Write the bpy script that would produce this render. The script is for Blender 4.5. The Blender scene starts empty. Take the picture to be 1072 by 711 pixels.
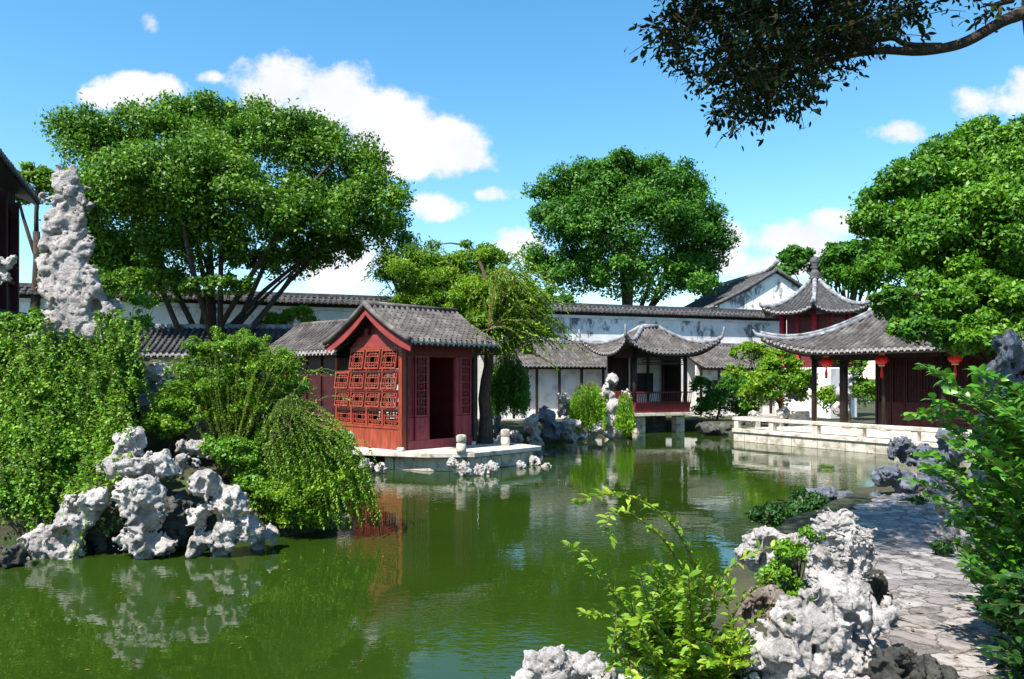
import bpy, math
import numpy as np
from mathutils import Vector, Matrix

# ------------------------------------------------------------------ camera, world, sun
F = 834.0; CX = 536.0; YH = 396.0; H = 2.5
S = bpy.context.scene
COL = S.collection
cam_d = bpy.data.cameras.new("camera"); cam = bpy.data.objects.new("camera", cam_d); COL.objects.link(cam)
cam.location = (0, 0, H); cam.rotation_euler = (math.radians(90), 0, 0)
cam_d.sensor_width = 36; cam_d.lens = 36 * F / 1072; cam_d.shift_y = (YH - 355.5) / 1072
cam_d.clip_start = 0.05; cam_d.clip_end = 6000
S.camera = cam

SUN_AZ = (-0.68, -0.73); SUN_EL = 55
w = bpy.data.worlds.new("World"); S.world = w; w.use_nodes = True
nt = w.node_tree; N = nt.nodes; LK = nt.links
bg = N['Background']; bg.inputs['Strength'].default_value = 0.10
sky = N.new('ShaderNodeTexSky'); sky.sky_type = 'NISHITA'; sky.sun_disc = False
sky.sun_elevation = math.radians(SUN_EL); sky.sun_rotation = math.atan2(SUN_AZ[0], SUN_AZ[1])
sky.altitude = 0; sky.air_density = 1.0; sky.dust_density = 0.3; sky.ozone_density = 2.0
hs = N.new('ShaderNodeHueSaturation'); hs.inputs['Hue'].default_value = 0.488
hs.inputs['Saturation'].default_value = 1.28; hs.inputs['Value'].default_value = 1.13
LK.new(sky.outputs[0], hs.inputs['Color'])
tc = N.new('ShaderNodeTexCoord')

def nmath(op, a, b=None, c=None, clamp=False):
    n = N.new('ShaderNodeMath'); n.operation = op; n.use_clamp = clamp
    for k, v in enumerate((a, b, c)):
        if v is None: continue
        if isinstance(v, (int, float)): n.inputs[k].default_value = v
        else: LK.new(v, n.inputs[k])
    return n.outputs[0]
sep = N.new('ShaderNodeSeparateXYZ'); LK.new(tc.outputs['Generated'], sep.inputs[0])
yy = nmath('MAXIMUM', sep.outputs[1], 0.02)
uu = nmath('DIVIDE', sep.outputs[0], yy); vv = nmath('DIVIDE', sep.outputs[2], yy)
cmb = N.new('ShaderNodeCombineXYZ'); LK.new(uu, cmb.inputs[0]); LK.new(vv, cmb.inputs[1])
nz = N.new('ShaderNodeTexNoise'); nz.inputs['Scale'].default_value = 9; nz.inputs['Detail'].default_value = 9; nz.inputs['Roughness'].default_value = 0.62
LK.new(cmb.outputs[0], nz.inputs['Vector'])
nz2 = N.new('ShaderNodeTexNoise'); nz2.inputs['Scale'].default_value = 12; nz2.inputs['Detail'].default_value = 5
LK.new(cmb.outputs[0], nz2.inputs['Vector'])
clouds = [  # px, py, rx, ry, weight
 (290,88,52,36,1), (335,108,62,38,1), (400,130,70,36,1), (455,150,62,34,1), (478,168,44,22,.9), (420,168,60,20,.8),
 (135,96,44,17,.85), (105,102,26,12,.8), (168,92,28,12,.7), (220,80,18,7,.5), (460,218,34,17,.9), (516,202,34,9,.7), (545,258,36,18,.8),
 (335,292,62,30,1), (380,270,40,20,.7), (825,252,72,24,1), (775,248,40,18,.85), (880,235,45,16,.9), (800,275,60,18,.9),
 (928,140,30,13,.6), (1045,104,52,26,.9), (1080,90,50,28,.9), (400,250,40,14,.5), (160,20,10,10,.3), (650,225,60,20,.5),
 (-120,120,90,40,1), (1250,60,120,50,1), (1150,260,100,25,.9), (560,-190,170,60,.9), (180,-330,150,80,.9), (860,-420,180,70,.8)]
acc = None
for (px, py, rx, ry, wt) in clouds:
    cu, cv = (px - CX) / F, (YH - py) / F
    a = nmath('MULTIPLY', nmath('SUBTRACT', uu, cu), F / rx); b = nmath('MULTIPLY', nmath('SUBTRACT', vv, cv), F / ry)
    d = nmath('ADD', nmath('MULTIPLY', a, a), nmath('MULTIPLY', b, b))
    m = nmath('MULTIPLY', nmath('SUBTRACT', 1.25, d), wt)
    m = nmath('MAXIMUM', m, -1.5)
    acc = m if acc is None else nmath('MAXIMUM', acc, m)
dens = nmath('ADD', acc, nmath('MULTIPLY', nmath('SUBTRACT', nz.outputs[0], 0.5), 5.6))
mr = N.new('ShaderNodeMapRange'); mr.interpolation_type = 'SMOOTHSTEP'
mr.inputs['From Min'].default_value = 0.0; mr.inputs['From Max'].default_value = 0.95
LK.new(dens, mr.inputs['Value'])
thin = nmath('MULTIPLY', mr.outputs[0], nmath('GREATER_THAN', sep.outputs[1], 0.03))
cc = N.new('ShaderNodeMix'); cc.data_type = 'RGBA'
cc.inputs[6].default_value = (3.3, 3.6, 4.3, 1); cc.inputs[7].default_value = (5.6, 5.5, 5.5, 1)
LK.new(nz2.outputs[0], cc.inputs[0])
mx = N.new('ShaderNodeMix'); mx.data_type = 'RGBA'
LK.new(thin, mx.inputs[0]); LK.new(hs.outputs[0], mx.inputs[6]); LK.new(cc.outputs[2], mx.inputs[7])
LK.new(mx.outputs[2], bg.inputs['Color'])

sd = bpy.data.lights.new("sun", 'SUN'); sun = bpy.data.objects.new("sun", sd); COL.objects.link(sun)
sd.energy = 5.0; sd.angle = math.radians(0.5); sd.color = (1.0, 0.95, 0.87)
se = math.radians(SUN_EL)
sv = Vector((SUN_AZ[0] * math.cos(se), SUN_AZ[1] * math.cos(se), math.sin(se))).normalized()
sun.rotation_euler = sv.to_track_quat('Z', 'Y').to_euler()
sun.location = (-20, -20, 40)
S.view_settings.view_transform = 'Standard'; S.view_settings.look = 'None'
S.view_settings.exposure = 1.15; S.view_settings.gamma = 1.0
S.cycles.max_bounces = 6; S.cycles.transparent_max_bounces = 4

# ------------------------------------------------------------------ helpers
def P(px, py, D): return np.array([(px - CX) / F * D, D, H + (YH - py) / F * D])
def G(px, py, z=0.0): return P(px, py, (H - z) * F / (py - YH))
def V3(a): return Vector((float(a[0]), float(a[1]), float(a[2])))

def tag(o, label=None, cat=None, group=None, kind=None):
    if label: o['label'] = label
    if cat: o['category'] = cat
    if group: o['group'] = group
    if kind: o['kind'] = kind
    return o
def empty(name, loc, rz, label, cat, group=None):
    o = bpy.data.objects.new(name, None); COL.objects.link(o)
    o.location = V3(loc); o.rotation_euler = (0, 0, rz); o.empty_display_size = .2
    return tag(o, label, cat, group)
def mesh_np(name, v, f, m, parent=None, smooth=False, origin=None):
    """v (n,3), f (k,4) or (k,3) arrays"""
    v = np.asarray(v, dtype=np.float32); f = np.asarray(f, dtype=np.int32)
    if origin is not None: v = v - np.asarray(origin, dtype=np.float32)
    me = bpy.data.meshes.new(name); k = f.shape[1]
    me.vertices.add(len(v)); me.vertices.foreach_set('co', v.ravel())
    me.loops.add(f.size); me.loops.foreach_set('vertex_index', f.ravel())
    me.polygons.add(len(f)); me.polygons.foreach_set('loop_start', np.arange(0, f.size, k, dtype=np.int32))
    me.polygons.foreach_set('loop_total', np.full(len(f), k, dtype=np.int32))
    if smooth: me.polygons.foreach_set('use_smooth', np.ones(len(f), dtype=bool))
    me.update(calc_edges=True); me.materials.append(m)
    o = bpy.data.objects.new(name, me); COL.objects.link(o)
    if origin is not None and parent is None: o.location = V3(origin)
    if parent is not None: o.parent = parent
    return o

class MB:
    def __init__(s): s.v = []; s.f = []
    def add(s, vs, fs):
        n = len(s.v); s.v += [tuple(map(float, p)) for p in vs]; s.f += [tuple(i + n for i in f) for f in fs]; return s
    def box(s, x0, x1, y0, y1, z0, z1, M=None):
        vs = [Vector((x, y, z)) for z in (z0, z1) for y in (y0, y1) for x in (x0, x1)]
        if M is not None: vs = [M @ p for p in vs]
        return s.add(vs, [(0, 2, 3, 1), (4, 5, 7, 6), (0, 1, 5, 4), (2, 6, 7, 3), (0, 4, 6, 2), (1, 3, 7, 5)])
    def prism(s, poly, axis, a, b):
        """poly list of 2D; extruded along axis index between a and b"""
        n = len(poly); vs = []
        for c in (a, b):
            for (p, q) in poly:
                t = [p, q]; t.insert(axis, c); vs.append(t)
        fs = [tuple(range(n)), tuple(range(2 * n - 1, n - 1, -1))]
        for i in range(n): j = (i + 1) % n; fs.append((i, j, n + j, n + i))
        return s.add(vs, fs)
    def tube(s, pts, rad, seg=8, square=False):
        pts = [Vector(tuple(map(float, p))) for p in pts]
        if not hasattr(rad, '__len__'): rad = [rad] * len(pts)
        rings = []; up = Vector((0, 0, 1)); n0 = None
        for i, p in enumerate(pts):
            d = (pts[min(i + 1, len(pts) - 1)] - pts[max(i - 1, 0)])
            d = d.normalized() if d.length > 1e-9 else Vector((0, 0, 1))
            if n0 is None:
                a = d.cross(up)
                if a.length < 1e-3: a = Vector((1, 0, 0))
            else: a = n0 - d * n0.dot(d)
            a.normalize(); n0 = a; b = d.cross(a)
            rings.append([p + (a * math.cos(2 * math.pi * (k + .5) / seg) + b * math.sin(2 * math.pi * (k + .5) / seg)) * rad[i] for k in range(seg)])
        vs = [q for r in rings for q in r]; fs = []
        for i in range(len(pts) - 1):
            for k in range(seg):
                l = (k + 1) % seg; fs.append((i * seg + k, i * seg + l, (i + 1) * seg + l, (i + 1) * seg + k))
        fs.append(tuple(range(seg - 1, -1, -1))); fs.append(tuple((len(pts) - 1) * seg + k for k in range(seg)))
        return s.add(vs, fs)
    def lathe(s, c, prof, seg=16, sq=0):
        vs = []; fs = []
        for (r, z) in prof:
            for k in range(seg):
                a = 2 * math.pi * (k + .5) / seg; vs.append((c[0] + r * math.cos(a), c[1] + r * math.sin(a), c[2] + z))
        for i in range(len(prof) - 1):
            for k in range(seg):
                l = (k + 1) % seg; fs.append((i * seg + k, i * seg + l, (i + 1) * seg + l, (i + 1) * seg + k))
        fs.append(tuple(range(seg - 1, -1, -1))); fs.append(tuple((len(prof) - 1) * seg + k for k in range(seg)))
        return s.add(vs, fs)
    def grid(s, A, flip=False):
        """A (n,m,3)"""
        n, m = A.shape[:2]; b = len(s.v); s.v += [tuple(p) for p in A.reshape(-1, 3).tolist()]
        for i in range(n - 1):
            for j in range(m - 1):
                q = (b + i * m + j, b + i * m + j + 1, b + (i + 1) * m + j + 1, b + (i + 1) * m + j)
                s.f.append(q[::-1] if flip else q)
        return s
    def build(s, name, m, parent=None, smooth=False, bevel=0, origin=None):
        me = bpy.data.meshes.new(name)
        vs = s.v
        if origin is not None: vs = [(a - origin[0], b - origin[1], c - origin[2]) for a, b, c in vs]
        me.from_pydata(vs, [], s.f); me.materials.append(m)
        if smooth: me.polygons.foreach_set('use_smooth', np.ones(len(me.polygons), dtype=bool))
        me.update()
        o = bpy.data.objects.new(name, me); COL.objects.link(o)
        if origin is not None and parent is None: o.location = V3(origin)
        if parent is not None: o.parent = parent
        if bevel:
            b = o.modifiers.new('bevel', 'BEVEL'); b.width = bevel; b.segments = 2; b.limit_method = 'ANGLE'
        return o

# numpy gradient noise
_rng = np.random.default_rng(7)
_perm = _rng.permutation(256); _perm = np.concatenate([_perm, _perm, _perm])
_g = _rng.normal(size=(256, 3)); _g /= np.linalg.norm(_g, axis=1)[:, None]
def pnoise(p):
    p = np.asarray(p, dtype=np.float64); i = np.floor(p).astype(int); f = p - i; i &= 255
    u = f * f * f * (f * (f * 6 - 15) + 10); r = 0
    for dx in (0, 1):
        for dy in (0, 1):
            for dz in (0, 1):
                h = _perm[_perm[_perm[(i[..., 0] + dx) & 255] + ((i[..., 1] + dy) & 255)] + ((i[..., 2] + dz) & 255)] & 255
                d = np.stack([f[..., 0] - dx, f[..., 1] - dy, f[..., 2] - dz], -1)
                wgt = (u[..., 0] if dx else 1 - u[..., 0]) * (u[..., 1] if dy else 1 - u[..., 1]) * (u[..., 2] if dz else 1 - u[..., 2])
                r = r + wgt * (d * _g[h]).sum(-1)
    return r * 1.5
def fbm(p, o=3, ridged=False):
    a = 1.0; r = 0; q = np.asarray(p, dtype=np.float64)
    for k in range(o):
        n = pnoise(q + k * 17.3)
        r = r + a * ((1 - 2 * np.abs(n)) if ridged else n); q = q * 2.03; a *= .5
    return r

def worley(p):
    p = np.asarray(p, float); i = np.floor(p).astype(int); best = np.full(p.shape[:-1], 9.0)
    for dx in (-1, 0, 1):
        for dy in (-1, 0, 1):
            for dz in (-1, 0, 1):
                c = i + np.array([dx, dy, dz]); h = _perm[_perm[_perm[c[..., 0] & 255] + (c[..., 1] & 255)] + (c[..., 2] & 255)] & 255
                best = np.minimum(best, ((c + .5 + _g[h] * .45 - p) ** 2).sum(-1))
    return np.sqrt(best)
def surface_nets(Fd, org, h):
    s = Fd < 0; nx, ny, nz_ = Fd.shape
    cs = [(a, b, c) for a in (0, 1) for b in (0, 1) for c in (0, 1)]
    cnt = sum(s[a:nx - 1 + a, b:ny - 1 + b, c:nz_ - 1 + c].astype(int) for a, b, c in cs)
    idx = np.argwhere((cnt > 0) & (cnt < 8)); acc = np.zeros((len(idx), 3)); num = np.zeros(len(idx))
    for a in range(8):
        for b in range(a + 1, 8):
            ca, cb = np.array(cs[a]), np.array(cs[b])
            if np.abs(ca - cb).sum() != 1: continue
            fa = Fd[tuple((idx + ca).T)]; fb = Fd[tuple((idx + cb).T)]; c = (fa < 0) != (fb < 0)
            t = np.where(c, fa / np.where(np.abs(fa - fb) < 1e-12, 1, fa - fb), 0)
            acc += np.where(c[:, None], ca + t[:, None] * (cb - ca), 0); num += c
    v = org + (idx + acc / num[:, None]) * h
    vid = -np.ones((nx, ny, nz_), dtype=int); vid[tuple(idx.T)] = np.arange(len(idx)); faces = []
    for ax in range(3):
        b, c = [(1, 2), (2, 0), (0, 1)][ax]
        s0 = [slice(None)] * 3; s1 = [slice(None)] * 3; s0[ax] = slice(0, -1); s1[ax] = slice(1, None)
        A = s[tuple(s0)]; B = s[tuple(s1)]; e = np.argwhere(A != B)
        e = e[(e[:, b] > 0) & (e[:, c] > 0)]
        ub = np.zeros(3, int); ub[b] = 1; uc = np.zeros(3, int); uc[c] = 1
        q = np.stack([vid[tuple(e.T)], vid[tuple((e - ub).T)], vid[tuple((e - ub - uc).T)], vid[tuple((e - uc).T)]], 1)
        ins = A[tuple(e.T)]; q[~ins] = q[~ins][:, ::-1]
        faces.append(q[(q >= 0).all(1)])
    return v, np.concatenate(faces)

# ------------------------------------------------------------------ materials
def newmat(name):
    m = bpy.data.materials.new(name); m.use_nodes = True; return m, m.node_tree, m.node_tree.nodes['Principled BSDF']
def noise_node(t, scale, detail=5, rough=.55, vec=None, dist=0):
    n = t.nodes.new('ShaderNodeTexNoise'); n.inputs['Scale'].default_value = scale; n.inputs['Detail'].default_value = detail
    n.inputs['Roughness'].default_value = rough; n.inputs['Distortion'].default_value = dist
    if vec is None:
        c = t.nodes.new('ShaderNodeTexCoord'); vec = c.outputs['Object']
    t.links.new(vec, n.inputs['Vector']); return n
def ramp(t, src, stops):
    r = t.nodes.new('ShaderNodeValToRGB'); t.links.new(src, r.inputs[0]); e = r.color_ramp.elements
    while len(e) < len(stops): e.new(.5)
    for k, (p, c) in enumerate(stops): e[k].position = p; e[k].color = (*c, 1) if len(c) == 3 else c
    return r
def bump(t, src, strength, dist, bs, prev=None):
    b = t.nodes.new('ShaderNodeBump'); b.inputs['Strength'].default_value = strength; b.inputs['Distance'].default_value = dist
    t.links.new(src, b.inputs['Height'])
    if prev: t.links.new(prev.outputs[0], b.inputs['Normal'])
    t.links.new(b.outputs[0], bs.inputs['Normal']); return b
def M_noise(name, stops, scale=3, rough=.7, bstr=.4, bdist=.02, bscale=None, detail=7, stretch=None, spec=.3):
    m, t, b = newmat(name); vec = None
    c = t.nodes.new('ShaderNodeTexCoord'); vec = c.outputs['Object']
    if stretch:
        mp = t.nodes.new('ShaderNodeMapping'); mp.inputs['Scale'].default_value = stretch; t.links.new(vec, mp.inputs[0]); vec = mp.outputs[0]
    n = noise_node(t, scale, detail, .6, vec); r = ramp(t, n.outputs[0], stops); t.links.new(r.outputs[0], b.inputs['Base Color'])
    b.inputs['Roughness'].default_value = rough; b.inputs['Specular IOR Level'].default_value = spec
    n2 = noise_node(t, bscale or scale * 6, 6, .6, vec); bump(t, n2.outputs[0], bstr, bdist, b); return m

def M_rock(name, lo, mid, hi, stain=(.10, .09, .08)):
    m, t, b = newmat(name); c = t.nodes.new('ShaderNodeTexCoord'); vec = c.outputs['Object']
    n = noise_node(t, 2.2, 8, .65, vec, .6); r = ramp(t, n.outputs[0], [(.30, lo), (.50, mid), (.68, hi)])
    n2 = noise_node(t, 7, 7, .75, vec, 1.2); r2 = ramp(t, n2.outputs[0], [(.50, (0, 0, 0)), (.60, (1, 1, 1))])
    mixn = t.nodes.new('ShaderNodeMix'); mixn.data_type = 'RGBA'
    mul = t.nodes.new('ShaderNodeMath'); mul.operation = 'MULTIPLY'; mul.inputs[1].default_value = .5
    t.links.new(r2.outputs[0], mul.inputs[0]); t.links.new(mul.outputs[0], mixn.inputs[0])
    t.links.new(r.outputs[0], mixn.inputs[6]); mixn.inputs[7].default_value = (*stain, 1)
    t.links.new(mixn.outputs[2], b.inputs['Base Color']); b.inputs['Roughness'].default_value = .85; b.inputs['Specular IOR Level'].default_value = .25
    n3 = noise_node(t, 14, 8, .7, vec, .4); b1 = bump(t, n3.outputs[0], 1.0, .09, b)
    n4 = noise_node(t, 60, 5, .7, vec); bump(t, n4.outputs[0], .5, .015, b, b1); return m
def M_leaf(name, c1, c2, c3=None, trans=.35, rough=.5):
    m, t, b = newmat(name); g = t.nodes.new('ShaderNodeNewGeometry')
    st = [(0, c1), (.75, c2), (1, c3 or c2)]
    r = ramp(t, g.outputs['Random Per Island'], st)
    n = noise_node(t, .7, 4); r2 = ramp(t, n.outputs[0], [(.34, (.50, .62, .55)), (.52, (.92, .95, .9)), (.66, (1.25, 1.12, 1.0))])
    mm = t.nodes.new('ShaderNodeMix'); mm.data_type = 'RGBA'; mm.blend_type = 'MULTIPLY'; mm.inputs[0].default_value = 1
    t.links.new(r.outputs[0], mm.inputs[6]); t.links.new(r2.outputs[0], mm.inputs[7])
    b.inputs['Roughness'].default_value = rough; b.inputs['Specular IOR Level'].default_value = .35
    t.links.new(mm.outputs[2], b.inputs['Base Color'])
    tr = t.nodes.new('ShaderNodeBsdfTranslucent'); t.links.new(mm.outputs[2], tr.inputs[0])
    if trans < .15: b.inputs['Specular IOR Level'].default_value = .12; b.inputs['Roughness'].default_value = .7
    ms = t.nodes.new('ShaderNodeMixShader'); ms.inputs[0].default_value = trans
    t.links.new(b.outputs[0], ms.inputs[1]); t.links.new(tr.outputs[0], ms.inputs[2])
    t.links.new(ms.outputs[0], t.nodes['Material Output'].inputs[0]); return m

ROCK = M_rock('pale_limestone', (.27, .24, .22), (.50, .465, .44), (.66, .62, .585))
ROCKB = M_rock('blue_grey_shade_limestone', (.07, .08, .105), (.17, .19, .235), (.31, .33, .38))  # bluish tone of limestone in shade, put into the colour
ROCKD = M_rock('mossy_shade_dark_limestone', (.028, .032, .024), (.075, .075, .065), (.16, .16, .15))  # mossy rock; also shade between and beside pale rocks put into colour
ROCKW = M_rock('white_limestone', (.36, .33, .31), (.60, .56, .54), (.74, .70, .68))
TILE = M_noise('grey_roof_tile', [(.3, (.038, .035, .034)), (.5, (.082, .074, .07)), (.74, (.185, .168, .15))], 2.2, .85, .6, .02, 30)
TILED = M_noise('dark_roof_tile', [(.3, (.025, .025, .027)), (.55, (.06, .06, .062)), (.8, (.15, .14, .13))], 5, .85, .6, .02, 30)
TIPS = M_noise('weathered_tile_ends', [(.3, (.12, .115, .11)), (.7, (.42, .40, .37))], 9, .85, .4, .01)
RIDGE = M_noise('lime_washed_ridge', [(.32, (.07, .072, .08)), (.5, (.19, .195, .21)), (.7, (.36, .36, .37))], 4, .85, .5, .02)
RIDGED = M_noise('dark_ridge', [(.3, (.03, .03, .032)), (.7, (.12, .12, .125))], 6, .8, .5, .02)
RED = M_noise('orange_red_lacquer', [(.28, (.10, .018, .009)), (.5, (.22, .034, .014)), (.75, (.32, .065, .024))], 2.5, .45, .25, .006, 30, stretch=(6, 6, 1), spec=.4)
MAROON = M_noise('shaded_dark_red_lacquer', [(.25, (.10, .010, .018)), (.55, (.21, .018, .032)), (.8, (.30, .045, .055))], 2.5, .42, .2, .005, 30, stretch=(5, 5, 1), spec=.45)  # dark red; on the door wall its unlit tone is in the colour
PINKRED = M_noise('faded_red_paint', [(.3, (.17, .024, .024)), (.7, (.27, .045, .04))], 3, .6, .2, .005)
DARKRED = M_noise('deep_red_timber', [(.3, (.07, .010, .012)), (.7, (.14, .018, .022))], 3, .5, .2, .005)
COLRED = M_noise('bright_red_column_paint', [(.3, (.42, .02, .03)), (.7, (.55, .03, .045))], 3, .45, .2, .005)
DEEP = M_noise('shaded_red_timber', [(.3, (.022, .004, .005)), (.7, (.06, .009, .012))], 3, .5, .2, .005)  # shade under eaves and indoors put into the red timber colour
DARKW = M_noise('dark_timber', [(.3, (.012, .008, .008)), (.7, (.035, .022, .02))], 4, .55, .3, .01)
STONE = M_noise('pale_cut_stone', [(.30, (.17, .15, .11)), (.42, (.40, .36, .30)), (.56, (.54, .49, .43)), (.72, (.62, .58, .52))], 3.0, .8, .4, .01, 22)
def block_stone():
    m, t, b = newmat('jointed_stone_blocks'); c = t.nodes.new('ShaderNodeTexCoord'); sp = t.nodes.new('ShaderNodeSeparateXYZ'); t.links.new(c.outputs['Object'], sp.inputs[0])
    cb = t.nodes.new('ShaderNodeCombineXYZ'); ad = t.nodes.new('ShaderNodeMath'); t.links.new(sp.outputs[0], ad.inputs[0]); t.links.new(sp.outputs[1], ad.inputs[1])
    t.links.new(ad.outputs[0], cb.inputs[0]); t.links.new(sp.outputs[2], cb.inputs[1])
    br = t.nodes.new('ShaderNodeTexBrick'); t.links.new(cb.outputs[0], br.inputs['Vector']); br.inputs['Scale'].default_value = 1.0; br.inputs['Brick Width'].default_value = 1.15; br.inputs['Row Height'].default_value = .36; br.inputs['Mortar Size'].default_value = .012
    br.inputs['Color1'].default_value = (.50, .45, .38, 1); br.inputs['Color2'].default_value = (.40, .36, .31, 1); br.inputs['Mortar'].default_value = (.10, .09, .06, 1)
    n = noise_node(t, 3.2, 8, .7, c.outputs['Object']); r1 = ramp(t, n.outputs[0], [(.34, (.35, .33, .25)), (.52, (1, 1, 1)), (.7, (1.15, 1.13, 1.1))])
    mm = t.nodes.new('ShaderNodeMix'); mm.data_type = 'RGBA'; mm.blend_type = 'MULTIPLY'; mm.inputs[0].default_value = 1
    t.links.new(br.outputs[0], mm.inputs[6]); t.links.new(r1.outputs[0], mm.inputs[7]); t.links.new(mm.outputs[2], b.inputs['Base Color']); b.inputs['Roughness'].default_value = .85
    b1 = bump(t, br.outputs[1], -.6, .02, b); bump(t, n.outputs[0], .5, .03, b, b1); return m
BLOCK = block_stone()
WHITE = M_noise('white_lime_render', [(.3, (.48, .47, .46)), (.5, (.72, .71, .70)), (.8, (.8, .79, .78))], 1.6, .9, .2, .01)
BARK = M_noise('rough_bark', [(.3, (.025, .017, .012)), (.7, (.09, .065, .045))], 6, .9, .9, .05, 14, stretch=(3, 3, .7))
BARKL = M_noise('flaking_grey_brown_bark', [(.3, (.07, .05, .035)), (.6, (.20, .15, .11)), (.75, (.30, .26, .2))], 5, .9, .9, .04, 14, stretch=(2, 2, .8))
SOIL = M_noise('soil_and_moss', [(.3, (.02, .025, .008)), (.5, (.05, .05, .025)), (.7, (.035, .07, .012))], 1.5, .95, .7, .05, 9)
PAPER = M_noise('white_paper', [(.3, (.6, .62, .65)), (.7, (.75, .76, .78))], 3, .8, .1, .002)
def stained_wall():
    m, t, b = newmat('stained_white_render'); c = t.nodes.new('ShaderNodeTexCoord'); vec = c.outputs['Object']
    n = noise_node(t, .7, 6, .6, vec); r = ramp(t, n.outputs[0], [(.3, (.56, .55, .54)), (.6, (.78, .77, .75))])
    mp = t.nodes.new('ShaderNodeMapping'); mp.inputs['Scale'].default_value = (2.0, 2.0, 1.0); t.links.new(vec, mp.inputs[0])
    n2 = noise_node(t, 1.1, 9, .74, mp.outputs[0]); n5 = noise_node(t, .30, 3, .5, vec); av = t.nodes.new('ShaderNodeMath'); av.operation = 'MULTIPLY_ADD'
    t.links.new(n5.outputs[0], av.inputs[0]); av.inputs[1].default_value = .9; t.links.new(n2.outputs[0], av.inputs[2]); r2 = ramp(t, av.outputs[0], [(.98, (0, 0, 0)), (1.0, (0, 0, 0))])
    e_ = r2.color_ramp.elements; e_[0].position = .0; e_[1].position = 1.0
    mpr = t.nodes.new('ShaderNodeMapRange'); mpr.inputs['From Min'].default_value = 1.0; mpr.inputs['From Max'].default_value = 1.10; mpr.inputs['To Max'].default_value = .9; t.links.new(av.outputs[0], mpr.inputs['Value']); r2 = mpr
    mixn = t.nodes.new('ShaderNodeMix'); mixn.data_type = 'RGBA'; t.links.new(r2.outputs[0], mixn.inputs[0])
    t.links.new(r.outputs[0], mixn.inputs[6]); mixn.inputs[7].default_value = (.06, .065, .08, 1)
    t.links.new(mixn.outputs[2], b.inputs['Base Color']); b.inputs['Roughness'].default_value = .9; return m
WALLM = stained_wall()
L_BIG = M_leaf('broad_tree_leaf', (.05, .14, .006), (.11, .25, .012), (.19, .33, .02))
L_MID = M_leaf('mid_tree_leaf', (.030, .12, .008), (.07, .22, .014), (.13, .28, .02))
L_FEA = M_leaf('light_tree_leaf', (.09, .20, .008), (.18, .33, .012), (.30, .42, .02), .4)
L_RGT = M_leaf('right_tree_leaf', (.04, .14, .006), (.10, .26, .012), (.19, .36, .02))
L_SHR = M_leaf('bright_shrub_leaf', (.08, .21, .006), (.18, .35, .012), (.29, .44, .03), .4)
L_VIN = M_leaf('vine_leaf', (.07, .20, .008), (.15, .32, .014), (.26, .42, .03), .3)
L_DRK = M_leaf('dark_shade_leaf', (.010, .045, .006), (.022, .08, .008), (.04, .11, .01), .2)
L_OVR = M_leaf('backlit_overhead_leaf', (.006, .018, .004), (.016, .035, .006), (.06, .035, .012), .10)  # backlit darkness of the undersides put into the leaf colour
L_FOR = M_leaf('yellow_green_leaf', (.13, .28, .012), (.25, .40, .02), (.42, .46, .06), .4)
L_NER = M_leaf('glossy_green_leaf', (.04, .16, .012), (.09, .26, .02), (.20, .36, .03), .3, .35)
L_WEP = M_leaf('weeping_leaf', (.14, .32, .012), (.24, .46, .02), (.34, .52, .04), .4)
STEM = M_noise('green_brown_stem', [(.3, (.08, .06, .03)), (.7, (.18, .12, .05))], 6, .7, .3, .01)

# ------------------------------------------------------------------ leaves
def leaf_quads(c, size, rng, up=.5, fine=False, dirs=None, aspect=.5, nb=None):
    n = len(c); a = rng.normal(size=(n, 3)) if dirs is None else dirs + rng.normal(size=(n, 3)) * .35
    a /= np.linalg.norm(a, axis=1)[:, None]
    nn = rng.normal(size=(n, 3)); nn[:, 2] += up * 2.2
    if nb is not None: nn += nb * 1.4
    b = np.cross(nn, a); b /= np.linalg.norm(b, axis=1)[:, None] + 1e-9; nn = np.cross(a, b)
    sz = size * (0.6 + .8 * rng.random(n))[:, None]
    if not fine:
        v = np.stack([c - a * sz * .5, c + b * sz * aspect * .5 + nn * sz * .07, c + a * sz * .5, c - b * sz * aspect * .5 + nn * sz * .07], 1)
        v = v.reshape(-1, 3); f = np.arange(n * 4).reshape(n, 4); return v, f
    w1 = aspect * .5
    droop = -nn * sz * .12
    v = np.stack([c, c + a * sz * .3 + b * sz * w1 * .85 + nn * sz * .06, c + a * sz * .68 + b * sz * w1 * .75 + nn * sz * .05, c + a * sz + droop,
                  c + a * sz * .68 - b * sz * w1 * .75 + nn * sz * .05, c + a * sz * .3 - b * sz * w1 * .85 + nn * sz * .06,
                  c + a * sz * .3, c + a * sz * .68], 1).reshape(-1, 3)
    k = (np.arange(n) * 8)[:, None]
    f = np.concatenate([k + np.array([[0, 6, 1, 1]]), k + np.array([[6, 7, 2, 1]]), k + np.array([[7, 3, 2, 2]]),
                        k + np.array([[0, 5, 6, 6]]), k + np.array([[5, 4, 7, 6]]), k + np.array([[4, 3, 7, 7]])])
    tri = np.array([[0, 6, 1], [6, 7, 2], [6, 2, 1], [7, 3, 2], [0, 5, 6], [5, 4, 7], [5, 7, 6], [4, 3, 7]])
    f = (k[:, :, None] + tri[None]).reshape(-1, 3)
    return v, f

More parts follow.
